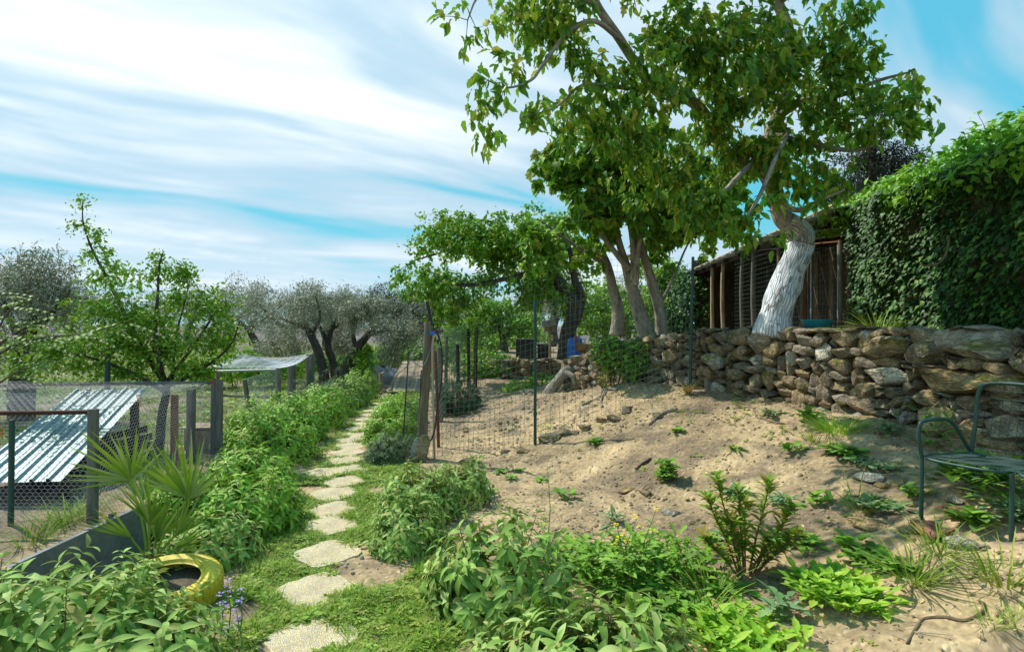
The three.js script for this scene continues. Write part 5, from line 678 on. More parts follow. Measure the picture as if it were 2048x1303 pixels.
{
  const pA = ground(-1.13, 7.05), pB = ground(0.30, 7.3), pC = ground(2.40, 7.6), pD = V(-1.15, land(-1.15, 13.4), -13.4);
  const t = thing('wire_fence', 'tall green wire mesh fence round the bare yard with steel poles', 'fence', [0.3, pB.y, -7.3]);
  const pole = (p, h, lean = 0) => { const l = []; l.push(tube([[p.x, p.y - 0.1, p.z, 0.02], [p.x + lean * 0.5, (p.y + h) / 2, p.z, 0.02], [p.x + lean, h, p.z, 0.02]], 8)); for (const y of [0.4, 0.8, 1.2, 1.6]) if (y < h - p.y) l.push(box(0.05, 0.03, 0.03, p.x + lean * y / (h - p.y), p.y + y, p.z + 0.015)); return partW('pole', merge(l), M.green, t); };
  pole(pB, 1.98, 0.0); pole(pC, 2.58, 0.04);
  partW('wire_mesh', wires([...meshPanel(pA, pB, pA.y, 1.62, pB.y, 1.95, 0.06, 0.085, 0.10), ...meshPanel(pB, pC, pB.y, 1.95, pC.y, 2.5, 0.06, 0.085, 0.06)], 0.0021), M.greenWire, t);
  partW('wire_mesh', wires(meshPanel(pA, pD, pA.y, 1.6, pD.y, 1.7, 0.10, 0.10, 0.05), 0.002), M.greenWire, t);
  const pE = at(1245, 650, 9.4), pF = V(-1.1, 1.5, -9.8); partW('upper_mesh', wires(meshPanel(pF, pE, 1.75, 2.35, 1.95, 2.75, 0.10, 0.10, -0.16, 0.3), 0.0019), M.greenWire, t);
  const wp = thing('fence_post', 'weathered round wooden post with hoses hung on it at the yard gate', 'post', [pA.x, pA.y, pA.z]);
  part('timber', tube(smooth([[0, -0.15, 0, 0.062], [0.02, 0.5, 0, 0.058], [0.06, 1.1, 0, 0.055], [0.09, 1.70, 0, 0.052]], 4), 12, 0.08), M.wood, wp);
  part('pipe', rod(V(0.13, 1.66, 0.02), V(0.07, 1.95, 0.02), 0.02), M.black, wp); part('clamp', box(0.06, 0.045, 0.05, 0.14, 1.56, 0.06, 0.2), M.blue, wp);
  part('strap', tube(smooth([[0.02, 1.5, 0.05, 0.006], [-0.08, 1.35, 0.05, 0.006], [-0.10, 1.22, 0.06, 0.006], [0.02, 1.15, 0.07, 0.006], [0.14, 1.4, 0.07, 0.006]], 5), 6), M.pipe, wp);
  const hs = (l, c, lab, m) => { const h = thing('garden_hose', lab, 'hose', [pA.x, pA.y, pA.z]); part('tube', tube(smooth(l, 6), 8), m, h); part('end_fitting', rod(V(l[l.length - 1][0], l[l.length - 1][1] - 0.05, l[l.length - 1][2]), V(l[l.length - 1][0], l[l.length - 1][1] + 0.01, l[l.length - 1][2]), 0.014), M.black, h); };
  hs([[0.17, 0.0, 0.06, 0.014], [0.16, 0.5, 0.07, 0.014], [0.145, 1.1, 0.07, 0.014], [0.15, 1.45, 0.07, 0.014], [0.18, 1.54, 0.07, 0.014], [0.21, 1.48, 0.07, 0.014]], 0, 'tan hose hanging down the wooden fence post', M.hose);
  hs([[0.02, 0.1, 0.1, 0.009], [0.16, 0.3, 0.10, 0.009], [0.2, 0.6, 0.08, 0.009], [0.26, 1.0, 0.06, 0.009], [0.25, 1.4, 0.05, 0.009], [0.2, 1.55, 0.05, 0.009], [0.17, 1.5, 0.05, 0.009]], 0, 'thin black cable looped beside the tan hose', M.black);
  const gp = thing('gate_panel', 'narrow dark mesh gate edge leaning beside the wooden post', 'gate', [pA.x - 0.1, pA.y, pA.z]); part('wire_mesh', wires(meshPanel(V(-0.14, 0, 0.02), V(0.06, 0, 0.0), 0.05, 1.3, 0.05, 1.4, 0.04, 0.05).map(([a, b]) => [a.setX(a.x + a.y * 0.06), b.setX(b.x + b.y * 0.06)]), 0.002), M.pipe, gp); part('frame', merge([rod(V(-0.14, 0.03, 0.02), V(-0.06, 1.32, 0.02), 0.008), rod(V(0.05, 0.05, 0), V(0.10, 1.1, 0.03), 0.007)]), M.black, gp);
  const slab = (x, d, w, h, rz, ry, lab, m) => { const p = ground(x, d), g = new THREE.ExtrudeGeometry(new THREE.Shape([[-w / 2, 0], [w / 2, 0], [w * 0.48, h * 0.8], [w * 0.1, h], [-w * 0.4, h * 0.92]].map((q) => new THREE.Vector2(...q))), { depth: 0.04, bevelSize: 0.004, bevelThickness: 0.004, bevelSegments: 1 }); const o = solo('leaning_slab', g, m, lab, 'slab', 'slabs leaning at the gate post', p); o.rotation.set(-0.3, ry, rz); };
  slab(-1.22, 6.86, 0.16, 0.30, -0.35, 0.2, 'pale grey slab leaning at the foot of the wooden gate post', ROCK_PALE); slab(-1.12, 6.84, 0.14, 0.33, -0.2, 0.1, 'brownish slab leaning against the wooden gate post', ROCKS[2]);
  const dr = rng(90);
  [[-1.0, 7.7, 1.3, M.rust, 'rusty iron stake right behind the wooden gate post'], [-1.2, 9.5, 1.25, M.wood, 'round wooden stake halfway along the yard side fence'], [-1.1, 11.6, 1.2, M.woodDark, 'dark stake in front of the yard bush'], [-1.02, 13.3, 1.35, M.woodDark, 'taller of the two dark gate posts at the back of the yard'], [-0.86, 13.2, 1.4, M.woodDark, 'dark gate post beside the flowering bush'], [-1.7, 14.5, 1.2, M.wood, 'stake between the plank bridge and the yard']].forEach(([x, d, h, m, lab]) => { const p = ground(x, d), lean = (dr() - 0.5) * 0.1, w = m === M.rust ? 0.5 : 1; solo('fence_stake', tube(smooth([[0, -0.1, 0, 0.045 * w], [lean * 0.5, h * 0.5, 0, 0.042 * w], [lean, h, 0, 0.038 * w]], 3), 8, 0.08), m, lab, 'stake', 'stakes along the yard side', p); });
  const es = [[935, 925], [1010, 905], [1050, 903], [1105, 880], [1130, 868], [1172, 855], [1150, 862], [1208, 842], [1255, 822], [1320, 832], [1235, 838]]; const names = ['first', 'second', 'third', 'fourth', 'fifth', 'sixth', 'seventh', 'eighth', 'ninth', 'tenth', 'eleventh'];
  es.forEach(([X, Y], i) => { const d = solveD(X, Y), x = (X - 1024) / F * d, p = ground(x, d), s = 0.10 + 0.13 * dr(); const m = solo('edging_stone', RG[i % 16], ROCKS[i % 5], `half-buried edging stone under the wire fence, ${names[i]} in the row from the gate post`, 'stone', 'edging stones along the wire fence', p); m.scale.set(s * 1.6, s * 0.7, s); m.rotation.set(0.1, dr() * 3, (dr() - 0.5) * 0.4); });
}
/* stones lying on the bank */
{
  const dr = rng(92), L = [[1345, 1030, 0.13, 'rounded half-buried stone on the bank behind the reddish shrub'], [1255, 978, 0.14, 'dark flat stone in the middle of the bare bank'], [1290, 990, 0.10, 'small dark stone beside the flat one on the bank'], [1160, 918, 0.06, 'pinkish pebble below the fence edging'], [1430, 945, 0.06, 'pale pebble on the sunny bank'], [1385, 1050, 0.05, 'dark pebble left of the reddish shrub'], [1735, 960, 0.16, 'half-buried pale stone in front of the bench'], [1765, 972, 0.10, 'small round stone beside the half-buried pale one'], [1800, 970, 0.12, 'angular stone close to the bench leg'], [1935, 1095, 0.15, 'flat tan stone behind the broken terracotta tile'], [1740, 1050, 0.22, 'flat whitish rock level with the soil'], [1820, 1060, 0.16, 'flat grey rock beside the broken terracotta tile'], [1545, 1165, 0.05, 'white pebble under the reddish shrub'], [1010, 1210, 0.08, 'white shard of stone in the shade under the large sage bush'], [1870, 1160, 0.1, 'pale stone at the long-bladed grass tuft'], [1910, 1000, 0.11, 'brown stone between the bench legs']];
  L.forEach(([X, Y, s, lab], i) => { const d = solveD(X, Y), x = (X - 1024) / F * d; const m = solo('loose_stone', RG[(i * 5) % 16], i % 3 === 0 ? ROCK_PALE : [ROCKS[4], ROCK_WARM, ROCKS[2]][i % 3], lab, 'stone', 'loose stones on the bank', ground(x, d)); m.scale.set(s * 1.4, s * 0.55, s); m.rotation.y = dr() * 6; });
  for (const [X, Y, s, lab, ry] of [[1868, 1068, 0.13, 'broken terracotta roof tile lying by the bench leg', 0.5], [1905, 1040, 0.09, 'smaller terracotta shard behind the broken tile', 1.4]]) { const d = solveD(X, Y), x = (X - 1024) / F * d, g = new THREE.ExtrudeGeometry(new THREE.Shape([[-1, -0.5], [0.3, -0.7], [1, -0.1], [0.7, 0.5], [0.1, 0.35], [-0.5, 0.8], [-0.9, 0.2]].map((q) => new THREE.Vector2(q[0] * s, q[1] * s))), { depth: 0.018, bevelSize: 0.003, bevelThickness: 0.003, bevelSegments: 1 }); g.rotateX(-Math.PI / 2); const p = g.attributes.position; for (let i = 0; i < p.count; i++) p.setY(i, p.getY(i) + 0.035 - 2.2 * p.getX(i) ** 2); g.computeVertexNormals(); const m = solo('tile_shard', g, M.terracotta, lab, 'tile shard', undefined, ground(x, d)); m.rotation.set(0.12, ry, -0.1); }
  const rope = (name, lab, L, rad, m, cat) => { const pts = L.map(([X, Y, up = 0]) => { const d = solveD(X, Y), x = (X - 1024) / F * d, p = ground(x, d); return [p.x, p.y + rad * 0.6 + up, p.z, rad * (0.8 + 0.3 * dr())]; }); const o = pts[0].slice(0, 3), g = tube(smooth(pts, 5), 7, 0.1); g.translate(-o[0], -o[1], -o[2]); solo(name, g, m, lab, cat, undefined, V(...o)); };
  rope('dry_root', 'long pale dry root curving over the soil at the bottom right', [[1815, 1303], [1835, 1265], [1850, 1245], [1890, 1250], [1930, 1258], [1965, 1240], [1968, 1222], [1960, 1210]], 0.009, M.dead, 'root');
  rope('dry_root', 'thin pale roots spilling from the wall foot onto the bank', [[1455, 795], [1500, 812], [1530, 840], [1570, 850]], 0.009, M.dead, 'root');
  rope('dry_root', 'second pale root under the wall beside the first', [[1470, 815], [1505, 815], [1515, 835], [1545, 842]], 0.008, M.dead, 'root');
  rope('dry_root', 'exposed tree root running down the bank at the wall corner', [[1235, 782], [1210, 785, 0.05], [1195, 795], [1165, 812]], 0.018, M.barkPale, 'root');
  rope('dry_root', 'forked exposed root beside the yellowish plant', [[1215, 780], [1208, 790, 0.03], [1202, 802], [1205, 812]], 0.016, M.barkPale, 'root');
  rope('fallen_stick', 'dark stick lying on the sunny bank', [[1272, 940], [1285, 928], [1302, 915]], 0.014, M.barkDark, 'stick');
  rope('fallen_stick', 'weathered branch half buried in the upper bank', [[1300, 850], [1325, 828], [1355, 818]], 0.022, M.barkPale, 'stick');
  const k = thing('leaning_log', 'grey gnarled log leaning against the low wall in the yard', 'log', at(1092, 792, 10.3)); part('bark', (() => { const g = tube(smooth(px([[1092, 798, 0.11, 10.2], [1112, 765, 0.10, 10.3], [1135, 742, 0.10, 10.4], [1170, 728, 0.08, 10.5], [1195, 735, 0.05, 10.4]]), 4), 12, 0.2); g.translate(-k.position.x, -k.position.y, -k.position.z); return g; })(), M.barkPale, k); part('knot', (() => { const g = tube(smooth(px([[1130, 745, 0.06, 10.35], [1145, 752, 0.05, 10.2], [1150, 768, 0.03, 10.15]]), 4), 8, 0.1); g.translate(-k.position.x, -k.position.y, -k.position.z); return g; })(), M.barkPale, k);
}
{ // fallen twigs and dry leaves
  const r = rng(515), tw = [], lf = []; for (let i = 0; i < 2600; i++) { const d = 2.2 + 8.5 * r(), x = -1 + 5 * r(), n = fbm(x * 1.4 + 61, d * 1.4, 3); if (toLine(x, d, WALL)[0] < 0.05 || r() > 0.15 + sstep(0.42, 0.62, n)) continue; const p = ground(x, d); p.y += 0.004; const m = new THREE.Matrix4().makeRotationFromEuler(new THREE.Euler((r() - 0.5) * 0.5, r() * 6.28, (r() - 0.5) * 0.6)); if (i % 3) { const q = 0.025 + 0.03 * r(); m.scale(V(q, q, q)); m.setPosition(p); lf.push(m); } else { const q = 0.5 + r(); m.scale(V(q, q, q)); m.setPosition(p); tw.push(m); } }
  const g = tube(smooth([[-0.05, 0, 0, 0.0022], [0, 0.004, 0.008, 0.002], [0.06, 0, -0.004, 0.0012]], 3), 5); const put = (geo, mat, l, cols, label) => { const im = new THREE.InstancedMesh(geo, mat, l.length); l.forEach((m, i) => { im.setMatrixAt(i, m); im.setColorAt(i, vary(cols[i % cols.length], r, 0.2)); }); im.name = numbered('litter'); im.userData = { kind: 'stuff', label, category: 'litter' }; shadow(im); scene.add(im); };
  put(g, std([1, 1, 1], 0.95), tw, [[0.20, 0.15, 0.10], [0.34, 0.27, 0.19]], 'small fallen twigs on the bare soil'); put(LEAF.oval, std([1, 1, 1], 0.9), lf, [[0.34, 0.22, 0.11], [0.46, 0.34, 0.18], [0.24, 0.17, 0.10]], 'dry fallen leaves on the bare soil');
}
/* ------------------------------------------------ metal garden bench */
{
  const a = V(2.69, 0.80, -3.70), dirL = V(0.22, 0, 0.40).normalize(), dirB = V(0.41, 0, -0.09).normalize(), t = thing('garden_bench', 'dark green metal mesh garden bench in the shade of the stone wall', 'bench', [2.9, land(2.9, 3.6), -3.6]);
  const Q = (l, b, y) => a.clone().addScaledVector(dirL, l).addScaledVector(dirB, b).setY(y), arr = (v, r) => [v.x, v.y, v.z, r], R = 0.0125;
  const leg = (l, b, h) => { const p = Q(l, b, h), g = land(p.x, -p.z) - 0.03; partW('leg', rod(p, V(p.x - 0.005, g, p.z), R, R, 10), M.green, t); };
  leg(0, 0, 0.8); leg(0.47, 0, 0.79); leg(0.95, 0, 0.8); leg(0, 0.41, 0.8); leg(0.95, 0.41, 0.8);
  partW('armrest', tube(smooth([arr(Q(0, 0, 0.78), R), arr(Q(-0.005, -0.02, 0.95), R), arr(Q(-0.005, 0.0, 1.015), R), arr(Q(-0.005, 0.06, 1.03), R), arr(Q(-0.005, 0.20, 1.03), R), arr(Q(-0.005, 0.26, 1.0), R), arr(Q(-0.005, 0.38, 0.84), R), arr(Q(0, 0.41, 0.805), R)], 6), 10), M.green, t);
  partW('back_frame', tube(smooth([arr(Q(0, 0.40, 0.79), R), arr(Q(0.0, 0.44, 1.0), R), arr(Q(0.0, 0.465, 1.20), R), arr(Q(0.02, 0.472, 1.25), R), arr(Q(0.07, 0.475, 1.27), R), arr(Q(0.5, 0.475, 1.27), R), arr(Q(0.9, 0.475, 1.27), R), arr(Q(0.95, 0.465, 1.2), R), arr(Q(0.95, 0.40, 0.79), R)], 6), 10), M.green, t);
  for (const l0 of [0, 0.475]) partW('seat_frame', tube(smooth([arr(Q(l0 + 0.01, 0.41, 0.80), R * 0.8), arr(Q(l0 + 0.0, 0.2, 0.80), R * 0.8), arr(Q(l0 + 0.01, 0.03, 0.80), R * 0.8), arr(Q(l0 + 0.06, -0.02, 0.79), R * 0.8), arr(Q(l0 + 0.235, -0.03, 0.785), R * 0.8), arr(Q(l0 + 0.41, -0.02, 0.79), R * 0.8), arr(Q(l0 + 0.465, 0.03, 0.80), R * 0.8), arr(Q(l0 + 0.47, 0.41, 0.80), R * 0.8)], 5), 8), M.green, t);
  const s = []; for (let l = 0.02; l < 0.95; l += 0.022) s.push([Q(l, -0.015, 0.802), Q(l, 0.41, 0.802)]); for (let b = 0; b < 0.42; b += 0.022) s.push([Q(0, b, 0.804), Q(0.95, b, 0.804)]); partW('seat_mesh', wires(s, 0.0022), M.green, t);
  const w = []; for (let l = 0.045; l < 0.95; l += 0.045) w.push([Q(l, 0.41, 0.81), Q(l, 0.473, 1.265)]); for (let y = 0.84; y < 1.26; y += 0.055) w.push([Q(0, lerp(0.41, 0.473, (y - 0.8) / 0.46), y), Q(0.95, lerp(0.41, 0.473, (y - 0.8) / 0.46), y)]); partW('back_mesh', wires(w, 0.002), M.green, t);
}
/* ------------------------------------------------ plank bridge */
{
  const t = thing('plank_bridge', 'sloping wooden plank footbridge with rope rail at the end of the path', 'bridge', [-2.55, 0.02, -13.6]), r = rng(44);
  const L = 4.2, rise = 0.46, n = 32; for (let i = 0; i < n; i++) { const s = i / n, q = part('plank', BRP[i % 3], i % 5 === 3 ? M.woodWarm : M.woodPale, t); q.position.set(-0.42 * s + (r() - 0.5) * 0.02, 0.06 + rise * s, -L * s); q.rotation.set(0.08, 0.1 + (r() - 0.5) * 0.02, 0); }
  for (const x of [-0.4, 0.4]) part('stringer', box(0.06, 0.08, L + 0.1, x - 0.21, 0.0 + rise / 2, -L / 2, 0.1, 0.081), M.wood, t);
  const posts = [[-0.58, 0.15, 0.5], [-0.96, -3.7, 0.72], [0.52, 0.1, 0.5], [0.14, -3.7, 0.72]]; for (const [x, z, h] of posts) part('rail_post', tube([[x, -0.1, z, 0.045], [x, h + (z < -1 ? 0.32 : 0), z, 0.042]], 8, 0.05), M.woodWarm, t);
  for (const k of [0, 2]) { const A = posts[k], B = posts[k + 1]; part('rope', tube(smooth([[A[0], A[2] - 0.02, A[1], 0.018], [lerp(A[0], B[0], 0.5), 0.52, lerp(A[1], B[1], 0.5), 0.018], [B[0], B[2] + 0.28, B[1], 0.018], [B[0] - 0.05, B[2] + 0.12, B[1] - 1.2, 0.018]], 6), 8), M.rope, t); }
}
/* ------------------------------------------------ wire pen and its contents */
function hexNet(O, U, W, L, H, s) { const seg = [], P = (u, v) => O.clone().addScaledVector(U, u).addScaledVector(W, v), hx = s * 0.5, a = s * 0.30, rows = Math.ceil(H / (a * 2)), cols = Math.ceil(L / s); for (let j = 0; j < rows; j++) { const y0 = j * a * 2, off = j % 2 ? hx : 0; for (let i = 0; i < cols; i++) { const x = i * s + off; seg.push([P(x, y0), P(x + hx, y0 + a)], [P(x + hx, y0 + a), P(x + s, y0)], [P(x + hx, y0 + a), P(x + hx, y0 + 2 * a)]); } } return seg; }
{
  const t = thing('wire_pen', 'low chicken-wire pen with rusty rails on the left of the path', 'pen', [-3.4, 0.25, -5]);
  const c1 = V(-2.98, 0, -4.0), c2 = V(-3.33, 0, -6.35), X = V(-1, 0, 0), Y = V(0, 1, 0), S = c2.clone().sub(c1).normalize(), L = c2.distanceTo(c1);
  const post = (x, d, h, rr, m) => partW('post', tube([[x, 0.0, -d, rr], [x + 0.01, h, -d, rr * 0.95]], 10, 0.05), m, t);
  post(-2.98, 4.0, 1.06, 0.036, M.woodGrey); post(-3.33, 6.35, 1.04, 0.065, M.woodGrey); post(-3.28, 5.75, 1.0, 0.045, M.woodGrey); post(-3.30, 5.5, 0.98, 0.035, M.rust); post(-3.47, 3.9, 1.0, 0.018, M.green); post(-4.6, 6.4, 1.3, 0.03, M.green); post(-5.9, 6.4, 1.0, 0.03, M.rust);
  const rail = (a, b, m = M.rustDark, rr = 0.016) => partW('rail', rod(a, b, rr), m, t);
  rail(V(-2.98, 1.04, -4.0), V(-4.9, 1.04, -3.85)); rail(V(-3.33, 1.02, -6.3), V(-7, 0.96, -6.3)); rail(V(-2.98, 1.04, -4.02), V(-3.33, 1.01, -6.3), M.wire, 0.003);
  partW('chicken_wire', wires(hexNet(c1.clone().setY(0.26), X, Y, 1.9, 0.78, 0.042), 0.0014), M.wire, t);
  partW('chicken_wire', wires(hexNet(c1.clone().setY(0.05), S, Y, L, 0.98, 0.042), 0.0013), M.wire, t);
  partW('chicken_wire', wires(hexNet(c2.clone().setY(0.05), X, Y, 3.4, 0.95, 0.06), 0.0014), M.wire, t);
  partW('chicken_wire', wires(hexNet(c1.clone().setY(1.03), X, S, 2.6, L, 0.06), 0.0009), M.wire, t);
  const tie = []; for (const [x, y, z] of [[-3.49, 0.9, -3.86], [-3.33, 0.98, -6.28], [-3.1, 1.0, -4.7]]) tie.push(tube(smooth([[x, y, z, 0.003], [x + 0.02, y + 0.05, z + 0.02, 0.003], [x - 0.01, y + 0.08, z + 0.03, 0.003], [x + 0.03, y - 0.02, z + 0.03, 0.003]], 4), 5)); partW('tie', merge(tie), std([0.7, 0.12, 0.03], 0.6), t);
  // coop with its sloping metal roof
  const A = V(-3.88, 0.99, -6.02), B = V(-4.66, 0.96, -6.0), C = V(-3.46, 0.46, -4.32), D = V(-4.2, 0.46, -4.28);
  const k = thing('chicken_coop', 'sloping pale blue ribbed metal roof over a dark coop inside the wire pen', 'coop', [-4.0, 0.26, -5.1]);
  const prof = [[0, 0]]; for (let k = 0; k < 6; k++) { const u = 0.10 + k * 0.165; prof.push([u, 0], [u + 0.012, 1], [u + 0.035, 1], [u + 0.047, 0], [u + 0.09, 0], [u + 0.094, 0.2], [u + 0.10, 0]); } prof.push([1, 0]); prof.forEach((q, k) => { q[0] = Math.min(1, q[0]); });
  const nrm = A.clone().sub(C).cross(B.clone().sub(A)).normalize(); if (nrm.y < 0) nrm.negate(); const Pv = [], Uv = [], I = [];
  prof.forEach(([u, h]) => [0, 0.25, 0.5, 0.75, 1].forEach((v) => { const q = A.clone().lerp(B, u).lerp(C.clone().lerp(D, u), v).addScaledVector(nrm, h * 0.024 + 0.003 * Math.sin(v * 7 + u * 9)); Pv.push(q.x, q.y, q.z); Uv.push(u * 0.75, v * 1.8); })); for (let i = 0; i < prof.length - 1; i++) for (let j = 0; j < 4; j++) { const a = i * 5 + j, b = a + 5; I.push(a, b, a + 1, b, b + 1, a + 1); }
  let g = new THREE.BufferGeometry(); g.setAttribute('position', new THREE.Float32BufferAttribute(Pv, 3)); g.setAttribute('uv', new THREE.Float32BufferAttribute(Uv, 2)); g.setIndex(I); g = g.toNonIndexed(); g.computeVertexNormals(); partW('roof_sheet', g, M.sheet, k);
  for (let i = 0; i < 5; i++) partW('plank', box(0.018, 0.07, 1.30 - 0.25 * Math.max(0, i - 1), -3.80 - 0.03 * i, 0.26 + 0.076 * i, -5.3 - 0.13 * Math.max(0, i - 1), -0.22, 0, 0), M.woodDark, k);
  for (const [x, d, h] of [[-3.58, 4.5, 0.5], [-4.25, 4.5, 0.48], [-3.95, 5.9, 0.92], [-4.5, 5.9, 0.92]]) partW('leg', box(0.06, h, 0.06, x, h / 2 + 0.0, -d), M.woodDark, k);
  partW('floor_board', box(0.62, 0.03, 1.4, -4.1, 0.42, -5.3, -0.2), M.woodDark, k);
  const b = thing('edging_board', 'flat grey board holding back the soil of the wire pen', 'board', [-2.77, 0, -3.4]); partW('panel', box(0.03, 0.36, 1.55, -2.765, 0.145, -3.45, -0.03), M.board, b); for (const z of [-2.9, -3.95]) partW('stake', box(0.03, 0.4, 0.04, -2.80, 0.14, z), M.woodGrey, b);
  solo('wood_crate', merge([box(0.36, 0.03, 0.3, 0, 0.02, 0), box(0.36, 0.24, 0.02, 0, 0.15, 0.15), box(0.36, 0.24, 0.02, 0, 0.15, -0.15), box(0.02, 0.24, 0.28, 0.17, 0.15, 0), box(0.02, 0.24, 0.28, -0.17, 0.15, 0), box(0.44, 0.02, 0.4, 0, 0.3, 0, 0.1)]), M.woodWarm, 'small pale wooden box with lid behind the pen corner post', 'box', undefined, V(-4.15, land(-4.15, 7.6), -7.6));
}
{ // netted frame farther along
  const t = thing('netted_frame', 'frame of thick posts with fine pale netting draped over it', 'netted frame', [-4.2, 0, -10.4]);
  const p = (x, d, h, rr, m = M.woodGrey, lx = 0) => partW('post', tube([[x + lx, -0.05, -d, rr], [x, h, -d, rr * 0.9]], 10, 0.06), m, t);
  p(-4.08, 11.4, 1.08, 0.095); p(-4.6, 11.8, 0.98, 0.08); p(-4.95, 12.6, 1.0, 0.07); p(-4.02, 9.7, 0.92, 0.045, M.wood); p(-4.22, 8.9, 0.80, 0.04, M.wood, 0.12); p(-5.2, 10.0, 0.98, 0.05, M.wood);
  partW('rail', rod(V(-4.02, 0.9, -9.7), V(-5.4, 0.88, -9.5), 0.018), M.galv, t); partW('rail', rod(V(-4.08, 0.98, -11.4), V(-5.3, 0.96, -11.4), 0.03), M.woodWarm, t); partW('rail', rod(V(-4.02, 0.42, -9.7), V(-5.2, 0.42, -10), 0.02), M.woodGrey, t);
  const sg = [], N = (u, v) => V(lerp(-3.98, -5.5, u) - 0.1 * v, lerp(0.93, 1.10, v) + 0.10 * Math.sin(u * 3.1) * Math.sin(v * 5) - 0.12 * Math.sin(Math.PI * v) * (0.6 + 0.4 * Math.sin(u * 9)), lerp(-9.7, -11.5, v)); for (let i = 0; i <= 64; i++) for (let k = 0; k < 10; k++) { sg.push([N(i / 64, k / 10), N(i / 64, (k + 1) / 10)]); sg.push([N(k / 10, i / 64), N((k + 1) / 10, i / 64)]); } partW('netting', wires(sg, 0.0022), M.net, t);
  const s2 = [], N2 = (u, v) => V(lerp(-3.98, -4.25, u), lerp(0.1, lerp(0.93, 0.8, u), v), lerp(-9.7, -8.9, u)); for (let i = 0; i <= 26; i++) { s2.push([N2(i / 26, 0), N2(i / 26, 1)], [N2(0, i / 26), N2(1, i / 26)]); } partW('netting', wires(s2, 0.0018), M.net, t);
  const m = thing('tarpaulin_mound', 'heap under a crumpled grey tarpaulin in the olive grove', 'tarpaulin', [-3.95, land(-3.95, 16.3), -16.3]), g = new THREE.SphereGeometry(1, 40, 20, 0, 6.284, 0, 1.6), q = g.attributes.position; for (let i = 0; i < q.count; i++) { const a = Math.atan2(q.getZ(i), q.getX(i)), y = q.getY(i), f = 1 + 0.10 * (1 - y) * Math.sin(a * 11 + 3 * vn(a * 3, y * 4)) + 0.12 * (vn3(q.getX(i) * 2, y * 2, q.getZ(i) * 2) - 0.5); q.setXYZ(i, q.getX(i) * 0.85 * f, y * 0.52 * (0.9 + 0.3 * vn(q.getX(i) * 2 + 4, q.getZ(i) * 2)), q.getZ(i) * 0.6 * f); } g.computeVertexNormals(); part('sheet', g, std([0.22, 0.22, 0.23], 0.6), m); part('weight_stone', RG[2], ROCKS[1], m).position.set(0.2, 0.5, 0.1); m.children[1].scale.set(0.25, 0.14, 0.2);
}
